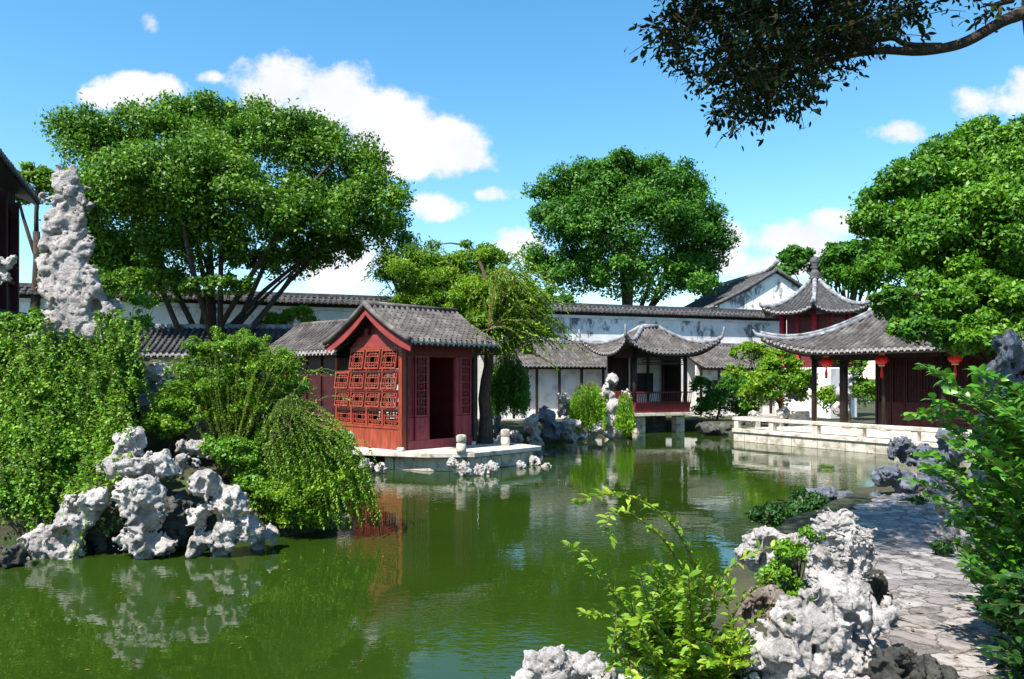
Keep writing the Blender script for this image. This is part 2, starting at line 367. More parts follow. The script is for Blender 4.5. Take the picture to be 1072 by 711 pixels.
def clump_points(blobs, D, n, rng, nsub=14, rs=.34, shell=.78, inner=.12, flat=.8):
    """blobs: (px,py,rx,ry[,dD[,rd]]) pixels -> leaf centres (N,3), outward normals, subclump centres"""
    areas = np.array([b[2] * b[3] for b in blobs], float); areas /= areas.sum(); pts = []; nrm = []; subs = []
    for b, ar in zip(blobs, areas):
        d = D + (b[4] if len(b) > 4 else 0); c = P(b[0], b[1], d)
        rx, rz = b[2] / F * d, b[3] / F * d; ry = b[5] if len(b) > 5 else (rx + rz) * .45
        R = np.array([rx, ry, rz]); k = max(4, int(nsub)); nl = int(n * ar)
        q = rng.normal(size=(k, 3)); q /= np.linalg.norm(q, axis=1)[:, None]
        q[:, 2] = np.where(q[:, 2] < -.3, -q[:, 2] * .6, q[:, 2]); q[:, 1] = np.where(rng.random(k) < .35, -np.abs(q[:, 1]), q[:, 1])
        sc = q * R * (shell + (rng.random(k) * .34 - .14) + .16 * (rng.random(k) < .18))[:, None]
        rr = rs * min(rx, rz, max(ry, .3 * rx)) * (.45 + 1.0 * rng.random(k))
        wt = rr ** 2; wt /= wt.sum(); ids = rng.choice(k, size=int(nl * (1 - inner)), p=wt)
        u = rng.normal(size=(len(ids), 3)); u /= np.linalg.norm(u, axis=1)[:, None]
        rad = rng.random(len(ids)) ** .38 * (1 + .26 * np.abs(rng.normal(size=len(ids))) * (rng.random(len(ids)) < .38))
        p = sc[ids] + u * rad[:, None] * rr[ids][:, None] * np.array([1.15, 1.15, flat])
        pts.append(c + p); nrm.append(u * .8 + q[ids] * .6)
        m = int(nl * inner); u = rng.normal(size=(m, 3)); u /= np.linalg.norm(u, axis=1)[:, None]
        pts.append(c + u * R * (rng.random(m) ** .4)[:, None] * .85); nrm.append(u)
        for i in range(k): subs.append(c + sc[i])
    return np.concatenate(pts), np.concatenate(nrm), subs

def limb_mesh(mb, a, b, r0, r1, rng, n=6, sag=.15):
    a = np.array(a, float); b = np.array(b, float); L = np.linalg.norm(b - a); o = rng.normal(size=3) * L * .07
    pts = []; rr = []
    for i in range(n + 1):
        t = i / n; p = a + (b - a) * t + o * math.sin(math.pi * t) + np.array([0, 0, sag * L * math.sin(math.pi * t)])
        pts.append(p); rr.append(r0 * (1 - t) + r1 * t)
    mb.tube(pts, rr, 7)

def tree(name, label, base, D, blobs, n, leaf, lm, tr=.3, fork=.45, bark=None, seed=1, nsub=14, rs=.34, nl=16, group=None,
         cat='tree', up=.5, trunks=1, part=('trunk', 'crown'), fine=False, lean=None, inner=.12, shell=.78, flat=.8, aspect=.55):
    rng = np.random.default_rng(seed); base = np.array(base, float)
    root = empty(name, base, 0, label, cat, group)
    pts, nr, subs = clump_points(blobs, D, n, rng, nsub, rs, shell, inner, flat)
    v, f = leaf_quads(pts, leaf, rng, up, fine, nb=nr, aspect=aspect)
    mesh_np(part[1], v - base, f, lm, root)
    mb = MB(); cm = np.mean(subs, 0)
    for k in range(trunks):
        off = (rng.normal(size=3) * np.array([tr * 2.2, tr * 2.2, 0])) if trunks > 1 else np.zeros(3)
        top = base * (1 - fork) + (cm + off * 5 * (trunks > 1)) * fork
        if lean is not None and trunks == 1: top = np.array(lean, float)
        q = [base + off - np.array([0, 0, .3])]
        for i in range(1, 8):
            t = i / 7; q.append(base + off + (top - base - off) * t + rng.normal(size=3) * tr * .18)
        rad = [tr * (1.35 if i == 0 else 1 - .45 * i / 7) for i in range(8)]
        mb.tube([p - base for p in q], rad, 10)
        order = rng.permutation(len(subs))[:nl // trunks]
        for j in order: limb_mesh(mb, q[-1] - base if rng.random() < .6 else q[-2] - base, subs[j] - base, tr * .38, tr * .05, rng)
    mb.build(part[0], bark or BARK, root, smooth=True)
    return root

# ------------------------------------------------------------------ rocks
ROCKGROUP = 'weathered limestone rocks round the pond'
def rock(label, blobs, D, res=44, mat=None, seed=1, holes=8, rough=.25, name='garden_rock', parent=None, group=ROCKGROUP, strat=0, dm=.85, hs=.38, crk=.95):
    """blobs: (px,py,rx[,rz[,dD[,rd]]])"""
    rng = np.random.default_rng(seed); C = []; R = []
    for b in blobs:
        d = D + (b[4] if len(b) > 4 else 0); rx = b[2] / F * d; rz = (b[3] if len(b) > 3 else b[2]) / F * d
        rd = b[5] if len(b) > 5 else dm * (rx + rz) / 2
        C.append(P(b[0], b[1], d)); R.append([rx, rd, rz])
    C = np.array(C); R = np.array(R); Rm = R.mean(); pad = .35 * Rm
    lo = (C - R).min(0) - pad; hi = (C + R).max(0) + pad; h = (hi - lo).max() / res
    n = np.ceil((hi - lo) / h).astype(int) + 2
    ax = [lo[k] + np.arange(n[k]) * h for k in range(3)]
    g = np.stack(np.meshgrid(*ax, indexing='ij'), -1)
    wp = g + .0
    fq = .8 / Rm
    base = np.full(n, 1e3)
    for c, r in zip(C, R):
        dd = (np.sqrt((((g - c) / r) ** 2).sum(-1)) - 1) * r.min()
        k = .3 * Rm; hh = np.clip(.5 + .5 * (base - dd) / k, 0, 1); base = base * (1 - hh) + dd * hh - k * hh * (1 - hh)
    near = np.abs(base) < Rm * .9
    q = g[near]; off = rng.random(3) * 40
    nz1 = fbm(q * fq * 1.1 + off, 3); nz2_ = fbm(q * fq * np.array([2.6, 2.6, 3.6 if strat else 2.6]) + off + 9, 2, True)
    nz3_ = fbm(q * fq * 5.2 + off + 21, 2, True)
    wq = q + nz1[:, None] * Rm * .35
    w1 = worley(wq * (1.15 / Rm) + off); w2 = worley(wq * (2.6 / Rm) + off + 5)
    val = base[near] + Rm * (rough * nz1 * 1.5 + rough * 1.3 * (.55 - w1) + rough * .55 * (.3 + .7 * crk) * (.55 - w2) - rough * .22 * (.4 + .6 * crk) * nz2_ - rough * .16 * crk * nz3_ + rough * .15)
    cr1 = pnoise(q * fq * np.array([1.5, 1.5, 2.0]) + off + 50); cr2 = pnoise(q * fq * np.array([3.2, 3.2, 4.2]) + off + 70)
    val += Rm * rough * (1.0 * np.clip(1 - np.abs(cr1) * 7, 0, 1) + .50 * crk * np.clip(1 - np.abs(cr2) * 5, 0, 1))
    if strat:
        sw = (q[:, 2] / Rm * 2.2 + nz1 * .8 + q[:, 0] / Rm * .9) % 1.0; val += Rm * .15 * (sw ** 3 - .3)
    Fd = base.copy(); Fd[near] = val
    for k in range(holes):
        j = rng.integers(len(C)); u = rng.normal(size=3); u[1] = -abs(u[1]) * 1.2; u /= np.linalg.norm(u)
        hc = C[j] + R[j] * u * (.8 + .35 * rng.random()); hr = Rm * hs * (.5 + .95 * rng.random())
        sc = np.array([1, 1.5, 1.0 + .6 * rng.random()]); e = (hr - np.sqrt((((g - hc) / sc) ** 2).sum(-1)))
        kk = .1 * Rm; hh = np.clip(.5 - .5 * (Fd - e) / kk, 0, 1); Fd = Fd * (1 - hh) + e * hh + kk * hh * (1 - hh)
    Fd[0] = Fd[-1] = 1; Fd[:, 0] = Fd[:, -1] = 1; Fd[:, :, 0] = Fd[:, :, -1] = 1
    v, f = surface_nets(Fd, lo, h)
    v = v + (fbm(v / Rm * 6 + 3, 2, True) * Rm * .02)[:, None] * rng.normal(size=3)
    o0 = np.array([C[:, 0].mean(), C[:, 1].mean(), lo[2] + pad])
    if parent is not None:
        return mesh_np(name, v, f, mat or ROCK, parent, True)
    o = mesh_np(name, v, f, mat or ROCK, None, True, origin=o0)
    return tag(o, label, 'rock', group)

# ------------------------------------------------------------------ roofs
def roof_face(T, Sf, Dp, o, e, i, L, R, rise, k=0.0, lift=0, ext=0, sp=.2, c=.3, lc=2.2, tips=True, soff=.1, course=.2, tcap=1.0, hip=None):
    o = np.array(o, float); e = np.array(e, float); i = np.array(i, float); lc = min(lc, L / 2)
    def pos(s, t, dz=0.0):
        s = np.asarray(s, float); t = np.asarray(t, float)
        d = np.minimum(s, L - s); ln = np.clip(1 - d / lc, 0, 1) ** 2.4 if lift else np.zeros_like(d)
        sg = np.where(s < L / 2, -1.0, 1.0)
        z = rise * ((1 - c) * t + c * t * t) + lift * ln * (1 - t) ** 2 + dz
        x = s + sg * ext * ln * (1 - t); y = R * t - ext * ln * (1 - t)
        return o + e * x[..., None] + i * y[..., None] + np.array([0, 0, 1.0]) * z[..., None]
    rows = max(1, round(L / sp)); sp_ = L / rows; per = 6
    s = np.arange(rows * per + 1) / per * sp_
    ph = (s / sp_) % 1.0; cor = .085 * np.sqrt(np.clip(1 - ((ph - .5) / .28) ** 2, 0, 1)) - .02 * (np.abs(ph - .5) > .3)
    slen = math.hypot(R, rise); nc = max(2, round(slen / course)); 
    tt = []; dz = []
    for q in range(nc):
        tt += [q / nc, (q + 1) / nc - 1e-4]; dz += [.022, 0.0]
    tt = np.array(tt); dz = np.array(dz)
    tm = np.minimum(tcap, np.minimum(s, L - s) / (k * R)) if k > 0 else np.full_like(s, tcap)
    tm = np.maximum(tm, 1e-3)
    Tg = np.minimum(tt[:, None], tm[None, :]); Sg = np.broadcast_to(s[None, :], Tg.shape)
    jit = np.random.default_rng(int(abs(o[0]) * 97) % 1000).normal(size=(1, rows + 1)) * .008
    A = pos(Sg, Tg, cor[None, :] + dz[:, None] + np.repeat(jit, per, 1)[:, :len(s)])
    T.grid(A)
    # soffit
    s2 = np.linspace(0, L, 25); tm2 = np.maximum(np.minimum(tcap, np.minimum(s2, L - s2) / (k * R)) if k > 0 else np.full_like(s2, tcap), 1e-3)
    t2 = np.linspace(0, 1, 7)[:, None] * tm2[None, :]
    B = pos(np.broadcast_to(s2, t2.shape), t2, -soff); Sf.grid(B, True)
    Fa = np.stack([pos(s2, np.zeros_like(s2), -.03) + i * .02, pos(s2, np.zeros_like(s2), -soff) + i * .02]); Sf.grid(Fa)
    if tips:
        for r in range(rows):
            sc = (r + .5) * sp_; p = pos(np.array(sc), np.array(0.0)) - i * .012
            rd = sp_ * .27; cs = [p + e * rd * math.cos(a) + np.array([0, 0, rd * math.sin(a) + .012]) for a in np.linspace(0, 2 * math.pi, 9)[:-1]]
            cb = [q + i * .05 for q in cs]; Dp.add(cs + cb, [tuple(range(8))] + [(a, (a + 1) % 8, 8 + (a + 1) % 8, 8 + a) for a in range(8)])
            if r < rows - 1:
                p = pos(np.array(sc + sp_ / 2), np.array(0.0)) - i * .006; hw = sp_ * .36
                tri = [p - e * hw + np.array([0, 0, .01]), p + e * hw + np.array([0, 0, .01]), p + e * hw * .55 - np.array([0, 0, .06]), p - np.array([0, 0, .1]), p - e * hw * .55 - np.array([0, 0, .06])]
                tb = [q + i * .02 for q in tri]; Dp.add(tri + tb, [(0, 1, 2, 3, 4), (9, 8, 7, 6, 5)] + [(a, (a + 1) % 5, 5 + (a + 1) % 5, 5 + a) for a in range(5)])
    return pos

def lattice(mb, w, h, Mx, bar=.026, dep=.035, style=0):
    """pane in local XZ plane from (0,0) to (w,h), mapped by matrix Mx"""
    def B(x0, x1, z0, z1, d=dep): mb.box(x0, x1, -d / 2, d / 2, z0, z1, Mx)
    fr = .045
    B(0, fr, 0, h, .05); B(w - fr, w, 0, h, .05); B(fr, w - fr, 0, fr, .048); B(fr, w - fr, h - fr, h, .048)
    iw, ih = w - 2 * fr, h - 2 * fr
    if style == 0:
        xs = [fr + iw * q for q in (.28, .72)]; zs = [fr + ih * q for q in (.3, .7)]
        for x in xs: B(x - bar / 2, x + bar / 2, fr, h - fr, .03)
        for z in zs: B(fr, w - fr, z - bar / 2, z + bar / 2, .026)
        for x in (fr + iw * .13, fr + iw * .87): B(x - bar / 2, x + bar / 2, fr + ih * .15, fr + ih * .85, .022)
        for z in (fr + ih * .14, fr + ih * .86): B(fr + iw * .13, fr + iw * .87, z - bar / 2, z + bar / 2, .018)
        for x in (fr + iw * .5,):
            B(x - bar / 2, x + bar / 2, fr, fr + ih * .3, .020); B(x - bar / 2, x + bar / 2, fr + ih * .7, h - fr, .020)
    else:
        n = max(3, int(h / .22))
        for q in range(1, n): B(fr, w - fr, fr + ih * q / n - bar / 2, fr + ih * q / n + bar / 2, .026)
        for x in (.25, .75): B(fr + iw * x - bar / 2, fr + iw * x + bar / 2, fr, h - fr, .03)
        for q in range(n):
            z0 = fr + ih * q / n; z1 = fr + ih * (q + 1) / n
            B(fr + iw * .38, fr + iw * .62, (z0 + z1) / 2 - bar / 2, (z0 + z1) / 2 + bar / 2, .02)
            B(fr + iw * .5 - bar / 2, fr + iw * .5 + bar / 2, z0, z1, .022)

def new3(): return MB(), MB(), MB()
def finish_roof(T, Sf, Dp, root, tile=None, tips=None, soffit=None):
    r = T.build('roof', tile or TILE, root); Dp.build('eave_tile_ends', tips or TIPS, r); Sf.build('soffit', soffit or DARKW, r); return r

# ------------------------------------------------------------------ terrain, water, path
pond = np.array([G(-160, 640)[:2], [-8.6, 10.9], [-7.2,11.4], [-6.2,11.7], [-5.2,11.8], [-4.1,12.1], [-2.9, 13.3], [-3.3, 15.5], [-4.6, 18.5], [-5.4, 20.8],
   [-4.8, 23.4], [-2.0, 24.2], [-.9, 26.0], [-.7, 29.2], G(560, 465)[:2], G(600, 459)[:2], [4.2, 38.0], [8.6, 38.8], [9.4, 34.5], [8.9, 32.2], [13.6, 24.2], [14.0, 22.5], [10.2, 15.8],
   [7.0, 13.4], [5.1, 12.4], [4.3, 11.2], [3.0, 9.6], [2.1, 8.0], [1.2, 6.4], [.9, 5.3], [.1, 4.5], [-2.5, 3.9], [-12, 3.0], [-14, 7]])
def poly_sd(xy, poly):
    x, y = xy[..., 0], xy[..., 1]; d = np.full(x.shape, 1e9); ins = np.zeros(x.shape, bool); n = len(poly)
    for a in range(n):
        p = poly[a]; q = poly[(a + 1) % n]; e = q - p; wx = x - p[0]; wy = y - p[1]
        t = np.clip((wx * e[0] + wy * e[1]) / (e @ e), 0, 1); d = np.minimum(d, np.hypot(wx - e[0] * t, wy - e[1] * t))
        c = ((p[1] <= y) & (q[1] > y)) | ((p[1] > y) & (q[1] <= y))
        xi = p[0] + (y - p[1]) / (e[1] if abs(e[1]) > 1e-9 else 1e-9) * e[0]; ins ^= c & (x < xi)
    return np.where(ins, -d, d)
def ss(x, a, b): t = np.clip((x - a) / (b - a), 0, 1); return t * t * (3 - 2 * t)
def terrain_z(xy):
    x, y = xy[..., 0], xy[..., 1]; sd_ = poly_sd(xy, pond)
    land = .45 + 0 * x
    land = land + .38 * ss(x, .5, 2.5) * (1 - ss(y, 13, 17)) * (1 - ss(x, 9, 14))      # raised near right bank
    hill = 3.0 * np.exp(-(((x + 9.5) / 3.0) ** 2 + ((y - 15.5) / 3.2) ** 2)) + 1.4 * np.exp(-(((x + 5.6) / 2.2) ** 2 + ((y - 15.5) / 2.4) ** 2))
    land = land + hill + .05 * pnoise(np.stack([x * .8, y * .8, x * 0], -1))
    return -.9 + (land + .9) * ss(sd_, -.35, .30 + 0 * x)
gx = np.concatenate([-np.geomspace(22, 1500, 22)[::-1], np.arange(-21.8, 21.9, .22), np.geomspace(22, 1500, 22)])
gy = np.concatenate([-np.geomspace(3, 1500, 20)[::-1], np.arange(-2.8, 48, .22), np.geomspace(48.2, 1800, 22)])
XY = np.stack(np.meshgrid(gx, gy, indexing='ij'), -1); Z = terrain_z(XY)
TV = np.concatenate([XY, Z[..., None]], -1).reshape(-1, 3); n1, n2 = len(gx), len(gy)
ii = (np.arange(n1 - 1)[:, None] * n2 + np.arange(n2 - 1)[None, :]).ravel()
tag(mesh_np('ground', TV, np.stack([ii, ii + n2, ii + n2 + 1, ii + 1], 1), SOIL, None, True), kind='structure')

def water_mat():
    m, t, b = newmat('green_pond_water'); c = t.nodes.new('ShaderNodeTexCoord'); vec = c.outputs['Object']
    n0 = noise_node(t, .25, 3, .5, vec); r = ramp(t, n0.outputs[0], [(.3, (.013, .029, .003)), (.7, (.020, .043, .004))])
    t.links.new(r.outputs[0], b.inputs['Base Color']); b.inputs['Roughness'].default_value = .015; b.inputs['IOR'].default_value = 1.33
    b.inputs['Specular IOR Level'].default_value = .5
    mp = t.nodes.new('ShaderNodeMapping'); mp.inputs['Scale'].default_value = (1, 1.6, 1); t.links.new(vec, mp.inputs[0])
    n1_ = noise_node(t, 1.6, 3, .5, mp.outputs[0]); b1 = bump(t, n1_.outputs[0], .05, .06, b)
    # breeze patch: stronger, shorter ripples in the middle of the pond
    pn = noise_node(t, .22, 2, .5, vec); pr = ramp(t, pn.outputs[0], [(.46, (0, 0, 0)), (.60, (1, 1, 1))])
    n2_ = noise_node(t, 7, 2, .5, mp.outputs[0]); mu = t.nodes.new('ShaderNodeMath'); mu.operation = 'MULTIPLY'
    t.links.new(n2_.outputs[0], mu.inputs[0]); t.links.new(pr.outputs[0], mu.inputs[1]); b2 = bump(t, mu.outputs[0], .22, .02, b, b1)
    return m
wx = np.array([[-22, 1.5, 0], [18, 1.5, 0], [18, 42, 0], [-22, 42, 0]], float)
tag(mesh_np('water', wx, [[0, 1, 2, 3]], water_mat()), kind='structure')

def path_mat():
    m, t, b = newmat('crazy_paving'); c = t.nodes.new('ShaderNodeTexCoord'); vec = c.outputs['Object']
    nd = noise_node(t, 2.6, 5, .6, vec); ad = t.nodes.new('ShaderNodeMix'); ad.data_type = 'RGBA'; ad.blend_type = 'ADD'; ad.inputs[0].default_value = .35
    t.links.new(vec, ad.inputs[6]); t.links.new(nd.outputs[1], ad.inputs[7])
    vo = t.nodes.new('ShaderNodeTexVoronoi'); vo.feature = 'DISTANCE_TO_EDGE'; vo.inputs['Scale'].default_value = 4.6; t.links.new(ad.outputs[2], vo.inputs['Vector'])
    vc = t.nodes.new('ShaderNodeTexVoronoi'); vc.inputs['Scale'].default_value = 4.6; t.links.new(ad.outputs[2], vc.inputs['Vector'])
    sp = t.nodes.new('ShaderNodeSeparateColor'); t.links.new(vc.outputs['Color'], sp.inputs[0])
    rc = ramp(t, sp.outputs[0], [(0, (.15, .135, .13)), (.35, (.25, .22, .21)), (.7, (.31, .28, .265)), (1, (.39, .36, .335))])
    nn_ = noise_node(t, 9, 8, .7, vec); r2 = ramp(t, nn_.outputs[0], [(.36, (.38, .36, .33)), (.52, (1, 1, 1))])
    mm = t.nodes.new('ShaderNodeMix'); mm.data_type = 'RGBA'; mm.blend_type = 'MULTIPLY'; mm.inputs[0].default_value = 1
    t.links.new(rc.outputs[0], mm.inputs[6]); t.links.new(r2.outputs[0], mm.inputs[7])
    re = ramp(t, vo.outputs[0], [(.0, (0, 0, 0)), (.035, (1, 1, 1))]); mj = t.nodes.new('ShaderNodeMix'); mj.data_type = 'RGBA'
    t.links.new(re.outputs[0], mj.inputs[0]); mj.inputs[6].default_value = (.15, .13, .10, 1); t.links.new(mm.outputs[2], mj.inputs[7])
    t.links.new(mj.outputs[2], b.inputs['Base Color']); b.inputs['Roughness'].default_value = .85
    b1 = bump(t, re.outputs[0], .9, .03, b); bump(t, nn_.outputs[0], 1.0, .045, b, b1); return m
cl = [(1.2, -1.5), (1.7, 1.5), (2.62, 4.2), (3.38, 6.4), (4.2, 8.4), (5.2, 10.0), (6.7, 11.0), (8.8, 11.8), (11.5, 13.2), (14.5, 16.5), (17, 22)]
def smooth_line(pts, n):
    pts = np.array(pts, float); t = np.linspace(0, len(pts) - 1, n); i = np.clip(np.floor(t).astype(int), 0, len(pts) - 2); f = (t - i)[:, None]
    p0 = pts[np.maximum(i - 1, 0)]; p1 = pts[i]; p2 = pts[i + 1]; p3 = pts[np.minimum(i + 2, len(pts) - 1)]
    return .5 * (2 * p1 + (p2 - p0) * f + (2 * p0 - 5 * p1 + 4 * p2 - p3) * f ** 2 + (3 * p1 - p0 - 3 * p2 + p3) * f ** 3)
c_ = smooth_line(cl, 120); dd_ = np.gradient(c_, axis=0); dd_ /= np.linalg.norm(dd_, axis=1)[:, None]; nn_ = np.stack([dd_[:, 1], -dd_[:, 0]], 1)
rgp = np.random.default_rng(3); ww = np.linspace(-1, 1, 9); wl = .84 + .08 * np.sin(np.arange(120) * .5) + .05 * rgp.normal(size=120)
PXY = c_[:, None, :] + nn_[:, None, :] * (ww[None, :] * wl[:, None])[..., None]
PZ = terrain_z(PXY) + .03
pm = MB(); pm.grid(np.concatenate([PXY, PZ[..., None]], -1), True); o = pm.build('path', path_mat(), smooth=True); tag(o, kind='structure')

# ------------------------------------------------------------------ waterside red house
ang = math.radians(47); C0 = np.array([-3.02, 21.9, .5])
red = empty('waterside_house', C0, ang, 'red lattice-fronted house with grey tiled gable roof standing at the water on a stone terrace', 'house')
FRZ = Matrix.Rotation(math.radians(90), 4, 'Z')
BW, BL = 2.3, 2.75    # gable width (y), length (x)
# gable wall: sill board, posts, rails, triangle
MB().box(-.02, .04, -.02, 6.8, -.05, .60).build('skirting_board', RED, red)
for k, y in enumerate([.06, .82, 1.56, 2.30, 3.06]):
    MB().box(-.05, .05, y - .035, y + .035, .6, 2.86 if k < 4 else 2.6).build('mullion', RED, red)
for z, a, b_ in ((.62, .1, 6.7), (1.13, .1, 3.1), (1.645, .1, 3.1), (2.20, .1, 3.1)):
    MB().box(-.045, .045, a, b_, z - .03, z + .03).build('rail', RED, red)
MB().box(-.07, .05, .1, 2.32, 2.81, 2.88).build('rail', RED, red)
MB().box(-.075, .075, -.075, .075, 0, 2.95).build('corner_post', RED, red)
MB().box(-.06, .06, 3.1, 6.8, .6, 1.15).build('wing_wall_board', DEEP, red)
MB().box(.0, .06, 3.1, 6.8, 1.15, 2.7).build('wing_wall', DEEP, red)  # eave shade painted into the wing wall colour
for y in (3.9, 4.7, 5.5, 6.3): MB().box(-.05, .0, y - .035, y + .035, .6, 2.7).build('wing_mullion', DEEP, red)
def frame_at(x, y, z, tilt=0.0):   # local X -> house -y .. plane normal -x, tilting outwards at the bottom
    return Matrix.Translation((x, y, z)) @ Matrix.Rotation(tilt, 4, 'Y') @ FRZ
cols = [(.10, .78), (.86, 1.52), (1.60, 2.26), (2.34, 3.02)]
for ri, (z0, z1, ncol) in enumerate([(2.25, 2.80, 3), (1.69, 2.18, 4), (1.17, 1.62, 4), (.66, 1.10, 4)]):
    for ci in range(ncol):
        y0, y1 = cols[ci]; mb = MB(); hgt = z1 - z0
        if ri < 3:
            Mx = Matrix.Translation((-.06, y0, z1)) @ Matrix.Rotation(math.radians(9.5), 4, 'Y') @ Matrix.Translation((0, 0, -hgt)) @ FRZ
            lattice(mb, y1 - y0, hgt, Mx); mb.build('lattice_window', RED, red)
        else:
            lattice(mb, y1 - y0, hgt, Matrix.Translation((0, y0, z0)) @ FRZ); mb.build('lattice_panel', RED, red)
# gable triangle, moulding and brackets
MB().prism([(-.02, 2.88), (BW + .02, 2.88), (BW / 2, 3.78)], 0, -.02, .03).build('gable_board', DARKRED, red)
MB().prism([(.0, 2.885), (BW, 2.885), (BW - .35, 3.17), (BW / 2 + .3, 3.24), (BW / 2 - .3, 3.24), (.35, 3.17)], 0, -.055, -.022).build('gable_panel', PINKRED, red)
for y in (BW / 2 - .33, BW / 2 + .33):
    MB().box(-.12, -.056, y - .06, y + .06, 3.22, 3.42).build('gable_bracket', PINKRED, red)
# door wall along x at y=0
MB().box(0.08, BL, -.04, .04, 0.0, .26).build('door_sill', MAROON, red)
MB().box(0.08, BL, -.05, .05, 2.60, 2.95).build('lintel', DARKRED, red)
MB().box(BL - .08, BL + .08, -.08, .08, 0, 2.95).build('corner_post', DARKW, red)
MB().box(.085, .15, -.07, .06, .0, 2.6).build('door_post', DARKW, red)
for (x0, x1, yo) in ((.17, .40, 0), (.41, .88, -.05), (2.03, 2.20, 0), (2.21, 2.63, 0)):
    mb = MB(); lattice(mb, x1 - x0, 1.70, Matrix.Translation((x0, yo, .92)), style=1, bar=.024)
    mb.box(x0, x1, yo - .022, yo + .022, .27, .90)
    mb.box(x0 + .05, x1 - .05, yo - .032, yo - .022, .34, .62); mb.box(x0, x1, yo - .034, yo - .022, .70, .74)
    mb.build('door_leaf', MAROON, red)  # unlit tone of this wall is part of the red
for x in (.92, 1.99): MB().box(x - .03, x + .03, -.045, .045, .26, 2.6).build('door_post', MAROON, red)
# interior
MB().box(.06, BL - .05, .06, BW + .9, -.02, .04).build('floor_boards', DARKW, red)
mb = MB(); mb.box(.06, .9, BW, BW + .06, 0, 2.9); mb.box(2.0, BL, BW, BW + .06, 0, 2.9); mb.box(.9, 2.0, BW, BW + .06, 0, .75); mb.box(.9, 2.0, BW, BW + .06, 2.3, 2.9)
mb.build('rear_wall', DARKW, red)
for x in (.92, 1.47):
    mb = MB(); lattice(mb, .5, 1.5, Matrix.Translation((x, BW + .03, .78)), style=0); mb.build('rear_lattice', DARKRED, red)
mb = MB(); mb.box(BL - .04, BL + .03, .08, BW, 0, 2.9); mb.build('end_wall', DARKRED, red)
MB().prism([(.02, 2.9), (BW, 2.9), (BW / 2, 3.78)], 0, BL - .03, BL + .02).build('end_gable', DARKRED, red)
# main roof
T, Sf, Dp = new3(); x0r, x1r = -.42, 3.15; OH = .82; ez = 2.98; rz = 4.05; LR = x1r - x0r
pf = roof_face(T, Sf, Dp, (x0r, -OH, ez), (1, 0, 0), (0, 1, 0), LR, BW / 2 + OH, rz - ez)
roof_face(T, Sf, Dp, (x1r, BW + OH, ez), (-1, 0, 0), (0, -1, 0), LR, BW / 2 + OH, rz - ez, tips=False)
rf = finish_roof(T, Sf, Dp, red)
MB().tube([(x0r - .02, BW / 2, rz + .05), (x1r + .02, BW / 2, rz + .05)], .085, 8).build('ridge_tiles', TILE, rf, smooth=True)
def rake(x, red_board=True):
    tb = MB(); bb = MB(); n = 12
    for sgn in (1, -1):
        pts = []; up = []; lo = []
        for q in range(n + 1):
            t = q / n; yv = BW / 2 - sgn * (BW / 2 + OH) * (1 - t); zv = ez + (rz - ez) * (.7 * t + .3 * t * t)
            pts.append((x, yv, zv + .05)); up.append((yv, zv - .04)); lo.append((yv, zv - .27 - .05 * math.sin(math.pi * t)))
        tb.tube(pts, .075, 8)
        for dx0, dx1 in ((x + .03, x + .075),):
            vs = []; m = n + 1
            for xx in (dx0, dx1): vs += [(xx, a, b) for a, b in up] + [(xx, a, b) for a, b in lo]
            fs = []
            for q in range(n):
                fs += [(q, q + 1, m + q + 1, m + q), (2 * m + q, 3 * m + q, 3 * m + q + 1, 2 * m + q + 1), (q, 2 * m + q, 2 * m + q + 1, q + 1), (m + q, m + q + 1, 3 * m + q + 1, 3 * m + q)]
            fs += [(0, m, 3 * m, 2 * m)]
            bb.add(vs, fs)
    tb.build('verge_tiles', TILE, rf, smooth=True); bb.build('bargeboard', PINKRED, rf)
rake(x0r)
# wing roof along +y
T, Sf, Dp = new3()
roof_face(T, Sf, Dp, (-.38, 7.2, 2.78), (0, -1, 0), (1, 0, 0), 4.6, 1.5, 1.0)
roof_face(T, Sf, Dp, (2.62, 2.6, 2.78), (0, 1, 0), (-1, 0, 0), 4.6, 1.5, 1.0, tips=False)
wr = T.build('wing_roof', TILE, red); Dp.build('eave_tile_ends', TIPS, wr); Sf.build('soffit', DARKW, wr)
MB().tube([(1.12, 2.6, 3.83), (1.12, 7.2, 3.83)], .08, 8).build('ridge_tiles', TILE, wr, smooth=True)

# stone terrace (its own thing): slab + plinth
ter = empty('stone_terrace', (-1.0, 21.3, 0), 0, 'pale stone landing terrace jutting over the water before the red house', 'terrace')
def poly_slab(mb, pts, z0, z1):
    n = len(pts); mb.add([(a, b, z0) for a, b in pts] + [(a, b, z1) for a, b in pts], [tuple(range(n - 1, -1, -1)), tuple(range(n, 2 * n))] + [(i, (i + 1) % n, n + (i + 1) % n, n + i) for i in range(n)])
tp = [(0, 0), (1.87, 2.1), (.2, 4.6), (-3.0, 4.4), (-4.6, 3.4), (-4.6, 1.1), (-1.2, -.15)]
mb = MB(); poly_slab(mb, tp, .38, .505); mb.build('deck_slab', STONE, ter, bevel=.015)
tq = [(-.08, .14), (1.62, 2.05), (.2, 4.2), (-2.9, 3.7), (-2.5, .62), (-1.2, .06)]
mb = MB(); poly_slab(mb, tq, -.8, .378); mb.build('plinth', BLOCK, ter)
for (px, py, D, lab) in ((483, 478, 21.3, 'white stone mooring post with a round cap near the terrace corner'), (529, 466, 23.6, 'white stone mooring post farther back beside the end of the terrace')):
    b_ = P(px, py, D); b_[2] = .505
    r_ = empty('stone_post', b_, 0, lab, 'post', 'short stone posts on the terrace')
    MB().lathe((0, 0, 0), [(.13, 0), (.14, .10), (.13, .25), (.10, .27)], 14).build('shaft', STONE, r_, smooth=True)
    MB().lathe((0, 0, .272), [(.10, 0), (.135, .03), (.14, .16), (.12, .20), (.05, .22)], 14).build('cap', STONE, r_, smooth=True)
